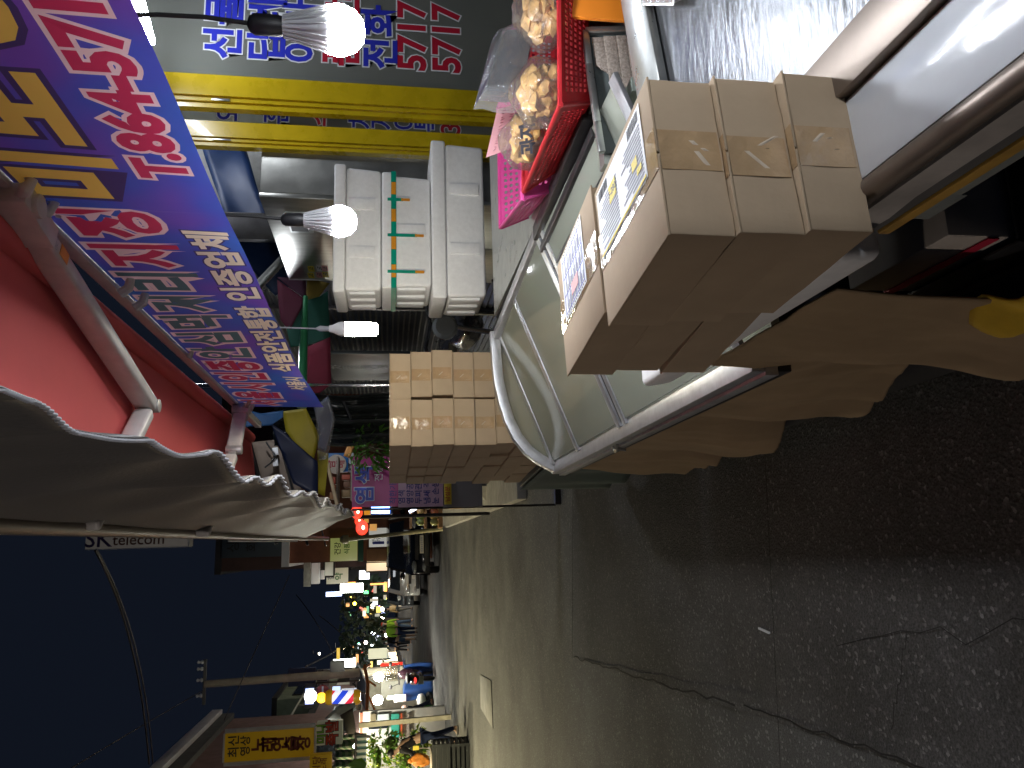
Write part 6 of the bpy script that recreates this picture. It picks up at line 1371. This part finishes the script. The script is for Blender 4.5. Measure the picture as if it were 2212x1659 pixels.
B('price_sign', 'red price sign with yellow lettering beside the foam sheets', 'sign', 851, 877, 1500, 1517, 28.4, lit('red_price', '#d01808', .5), .05, [('황', 859, 1508, 9, lit('yellow_letters', '#ffe020', .9)), ('앙', 869, 1508, 9, MATS['lit_yellow_letters'])])
B('price_sign', 'small yellow and white lit label above the red price sign', 'sign', 836, 850, 1503, 1512, 28.4, lit('yellow_label', '#fff4a0', 1.6), .05)
T = thing('tarp_heap', 'goods heap under a blue tarpaulin behind the scooter', 'tarpaulin', AY(905, 1470, 26))
a, b = AY(874, 1512, 28.6), AY(874, 1433, 28.6)
def heap(u, v_):
    x = a.x + (b.x - a.x) * u; e_ = min(1, v_ * 3); z = (a.z + .05 * math.sin(u * 9)) * (1 - .06 * abs(2 * u - 1) ** 4)
    return (x + .03 * math.sin(v_ * 8 + u * 6), 28.5 + max(0, v_ - .55) * 3 + .06 * math.sin(u * 17), z * min(1, v_ / .55))
mb = MB(); mb.grid(heap, 40, 24); mb.build('tarp', mat('bright_blue_tarp', (.012, .045, .17), r=.45, v=.2, s=2, b=.3, bs=6), T, smooth=True, sol=.02)
# scooter
T = thing('motor_scooter', 'dark scooter with a red tail lamp parked in front of the blue tarpaulin', 'scooter', V((AY(930, 1466, 27.2).x, 27.2, 0)))
f = AY(930, 1466, 27.2); f.z = 0; sp_ = mat('dark_maroon_paint', (.03, .012, .02), r=.25, v=.1, coat=.7)
mb = MB(); mb.lump(f + V((0, .25, .68)), (.21, .42, .22), .06, 2, 3, 3); mb.lump(f + V((0, .9, .45)), (.14, .35, .12), .06, 2, 3, 5); mb.lump(f + V((0, 1.3, .8)), (.2, .12, .42), .06, 2, 3, 6); mb.build('body', sp_, T, smooth=True)
mb = MB(); mb.lump(f + V((0, .35, .90)), (.17, .45, .07), .05, 2, 3, 4); mb.build('seat', BLACK, T, smooth=True)
for nm, y in (('rear_wheel', .1), ('front_wheel', 1.4)):
    mb = MB(); mb.tube([f + V((0, y + .2 * math.cos(k * math.pi / 10), .25 + .2 * math.sin(k * math.pi / 10))) for k in range(20)], .055, 8, closed=True); mb.build(nm, BLACK, T, smooth=True)
mb = MB(); mb.lump(f + V((0, -.16, .66)), (.10, .03, .05), .05, 1, 2, 3); mb.build('tail_lamp', lit('tail_red', '#ff2010', 1.2), T, smooth=True)
mb = MB(); mb.box(f.x - .13, f.x + .13, f.y - .19, f.y - .17, .38, .54); mb.build('number_plate', mat('plate_green', (.25, .30, .22), r=.5), T)
mb = MB(); mb.tube([f + V((-.34, 1.25, 1.16)), f + V((0, 1.32, 1.20)), f + V((.34, 1.25, 1.16))], .025, 6)
for s_ in (-1, 1): mb.tube([f + V((s_ * .30, 1.26, 1.18)), f + V((s_ * .38, 1.2, 1.42))], .012, 6)
mb.build('handlebar', BLACK, T, smooth=True)
for s_ in (-1, 1): mb = MB(); mb.lump(f + V((s_ * .38, 1.18, 1.46)), (.08, .02, .06), .05, 1, 2, 3); mb.build('mirror', BLACK, T, smooth=True)
mb = MB(); mb.grid(lambda u, v_: f + V((-.24 + .48 * u, 1.45 + .1 * math.sin(u * 3.1), 1.15 + .45 * v_)), 6, 5); mb.build('windshield', CLTAPE, T, sol=.004)
# goods beside the seated person, crates, vegetables
q = random.Random(12); hc = V(foot(936, 1525))
for i in range(9):
    p = hc + V((q.uniform(-.5, .6), q.uniform(-.2, .4), .14 + .28 * (i % 4))); c_ = ((.05, .07, .12), (.5, .5, .48), (.08, .12, .16), (.45, .30, .25), (.03, .03, .03))[i % 5]
    mb = MB(); mb.lump(p, (.24, .2, .15), .35, 2, 2, i); tag(mb.build('goods_sack', mat('sack_%d' % (i % 5), c_, r=.7, v=.3), smooth=True), '%s sack in the heap by the seated person, %s layer, %s' % (('dark blue', 'white', 'blue grey', 'pink brown', 'black')[i % 5], ('lowest', 'second', 'third', 'top')[i % 4], ('first set', 'second set')[i // 5]), 'sack', 'sacks heaped by the seated person')
def crate(label, c, w_, d_, h_, m_, rz=0., group=None):
    t = thing('plastic_crate', label, 'crate', c, rz, group); M = MW[t.name]
    mb = MB()
    for s_, a, b in (((-1, 0), 0, 1), ((1, 0), 0, 1), ((0, -1), 1, 0), ((0, 1), 1, 0)):
        for k in range(4):
            z0_ = h_ * (.04 + .25 * k); 
            if s_[0]: mb.box(s_[0] * w_ / 2 - .015, s_[0] * w_ / 2 + .015, -d_ / 2, d_ / 2, z0_, z0_ + h_ * .16, M)
            else: mb.box(-w_ / 2 + .016, w_ / 2 - .016, s_[1] * d_ / 2 - .015, s_[1] * d_ / 2 + .015, z0_, z0_ + h_ * .16, M)
    for sx in (-1, 1):
        for sy in (-1, 1): mb.box(sx * w_ / 2 - .028, sx * w_ / 2 + .028, sy * d_ / 2 - .028, sy * d_ / 2 + .028, 0, h_, M)
    mb.build('side_wall', m_, t); mb = MB(); mb.box(-w_ / 2 + .03, w_ / 2 - .03, -d_ / 2 + .03, d_ / 2 - .03, .005, .02, M); mb.build('base', m_, t); return t
GRNC = mat('green_crate', (.05, .38, .04), r=.45, v=.08); BLUC = mat('blue_crate', (.02, .06, .36), r=.45, v=.08); BLC = mat('black_crate', (.02, .022, .022), r=.5, v=.2)
g5 = 'crates at the left stalls'
crate('bright green crate on the ground by the sack heap', foot(937, 1543), .5, .4, .32, GRNC, .1, g5)
crate('second bright green crate beside the beige post', foot(938, 1562), .55, .4, .34, GRNC, -.1, g5)
p = V(foot(938, 1562)); crate('blue crate stacked on the second green crate', (p.x, p.y, .345), .55, .4, .34, BLUC, .05, g5)
p = V(foot(1012, 1640)); 
for i in range(4): crate(('lowest black crate of the vegetable stall, nearest the street', 'second black crate up of the vegetable stall, nearest the street', 'lowest black crate at the left picture edge', 'upper black crate at the left picture edge')[i], (p.x - .72 * (i // 2), p.y + .1 * (i // 2), .36 * (i % 2)), .66, .5, .35, BLC, .03 * i, g5)
VEG = mat('vegetable_leaf', (.10, .22, .03), r=.5, v=.35, s=9, tr=.25); VEG2 = mat('yellow_green_leaf', (.28, .36, .04), r=.5, v=.3, s=9, tr=.25)
for i, (x, y, rx, rz_, m_) in enumerate(((885, 1628, .42, .30, VEG), (860, 1650, .35, .30, VEG2), (830, 1612, .28, .35, VEG), (800, 1640, .38, .22, VEG2), (905, 1605, .28, .16, VEG2))):
    c = AY(x, y, 19.0 + .15 * i); t = thing('leafy_vegetables', ('heap of dark green leaf vegetables over the black crates', 'yellow green leaf bundle behind the crates at the picture edge', 'tall leafy bunch by the leaning person', 'hanging yellow green bunch beneath the striped awning', 'small pale green heap at the hands of the leaning person')[i], 'vegetables', c, 0, 'vegetables at the left stall')
    mb = MB(); leaf_mesh(mb, c, 130, (rx, .3, rz_), .17, .075, 40 + i); mb.build('leaves', m_, t)
    mb = MB(); mb.lump(c + V((0, .05, -.15)), (rx * .7, .2, rz_ * .5), .3, 2, 2, i); mb.build('stalks', mat('stalk_dark', (.06, .09, .02), r=.8, v=.2), t, smooth=True)
mb = MB(); c = AY(908, 1642, 17.2)
T = thing('vegetable_bag', 'orange net bag of vegetables on the black crates', 'bag', c); mb.lump(c, (.13, .12, .2), .25, 2, 3, 3); mb.build('bag', mat('orange_net', (.65, .22, .03), r=.7, v=.25, s=30), T, smooth=True); mb = MB(); mb.lump(c + V((0, 0, .2)), (.05, .05, .06), .3, 2, 2, 5); mb.build('knot', mat('orange_net', (.65, .22, .03)), T)
T = thing('price_card', 'yellow square price card standing in the vegetables', 'card', AY(898, 1616, 17.2)); mb = MB(); pbox(mb, 892, 905, 1611, 1621, 17.2, .01); mb.build('card_sheet', YINK, T); mb = MB(); mb.tube([AY(905, 1616, 17.21), AY(925, 1616, 17.21)], .008, 5); mb.build('stick', WOODG, T)
T = thing('vegetable_table', 'low stand carrying the vegetables behind the black crates', 'table', V(foot(985, 1630)) + V((0, 1.2, 0)))
c = AY(930, 1632, 19.4); mb = MB(); mb.box(c.x - 1.4, c.x + .12, 19.0, 19.9, .5, .56); mb.build('table_top', WOODG, T)
for sx in (-1.35, .07):
    for y in (19.05, 19.85): mb = MB(); mb.box(c.x + sx - .03, c.x + sx + .03, y - .03, y + .03, 0, .498); mb.build('leg', WOODG, T)
# hanging leaf right at the left picture edge
T = thing('hanging_leaf', 'single bright green leaf hanging close to the left picture edge', 'leaf', AY(768, 1650, 9)); p = AY(760, 1652, 9)
lp = [AY(752, 1652, 9), AY(764, 1641, 9), AY(782, 1637, 9.02), AY(793, 1650, 9), AY(786, 1664, 9), AY(766, 1664, 9)]
mb = MB(); mb.poly(lp, (0, .004, 0)); mb.build('blade', mat('lit_leaf', (.16, .34, .02), r=.4, v=.15, tr=.3), T); mb = MB(); mb.tube([lp[0], AY(725, 1668, 9)], .006, 5); mb.build('stem', mat('plant_stem', (.10, .09, .04)), T)

# ------------------------------------------------------------------ unseen lamps out of frame: bulbs of the row, added post lamps
BULB2 = glow('dim_lamp_globe', '#f4f8ff', 190.)
led_bulb((.86, .36, 1.66), 'white bulb of the same row hanging over the near counter, mirrored in the white panel', 1., BULB2)
led_bulb((.90, -.55, 1.66), 'white bulb of the same row hanging over the counter end beside the camera', 1., BULB2)
OPP = glow('added_opposite_bulb', '#fff0e4', 210.); OPP2 = glow('added_roadside_bulb', '#fff0c0', 9500.)  # unseen lamps added to light the stall front and the mid road
SHADE = mat('shade_enamel', (.05, .07, .06), r=.5, v=.1)
for i, (x, y, z, r_, m_, lab) in enumerate(((-4.3, 1.6, 1.75, .10, OPP, 'unseen bare bulb added on a post across the road, level with the counter'), (-5.4, 13.2, 3.2, .06, OPP2, 'unseen shaded lamp added at the left roadside, short of the vegetable stall'), (-6.7, 18.6, 3.2, .06, OPP2, 'unseen shaded lamp added at the left roadside, beside the vegetable stall'))):
    t = thing('added_roadside_lamp', lab, 'lamp', (x, y, 0), 0, 'unseen lamps added along the left roadside')
    mb = MB(); mb.tube([(x - .5, y, 0), (x - .5, y, z + .5), (x, y, z + .55), (x, y, z + r_ * 1.2)], .025, 8); mb.build('post', DKST, t, smooth=True)
    mb = MB(); mb.lathe([(0, -r_), (r_ * .7, -r_ * .7), (r_, 0), (r_ * .7, r_ * .7), (r_ * .3, r_ * 1.2)], (x, y, z), 18); mb.build('globe', m_, t, smooth=True)
    if i:
        mb = MB(); mb.lathe([(.45, -.135), (.36, .05), (.20, .20), (.05, .26), (.03, .26), (.18, .18), (.34, .04), (.435, -.135), (.45, -.135)], (x, y, z), 24, None, False); mb.build('lamp_shade', SHADE, t, smooth=True)  # shade added to keep this light on the road, off the stall
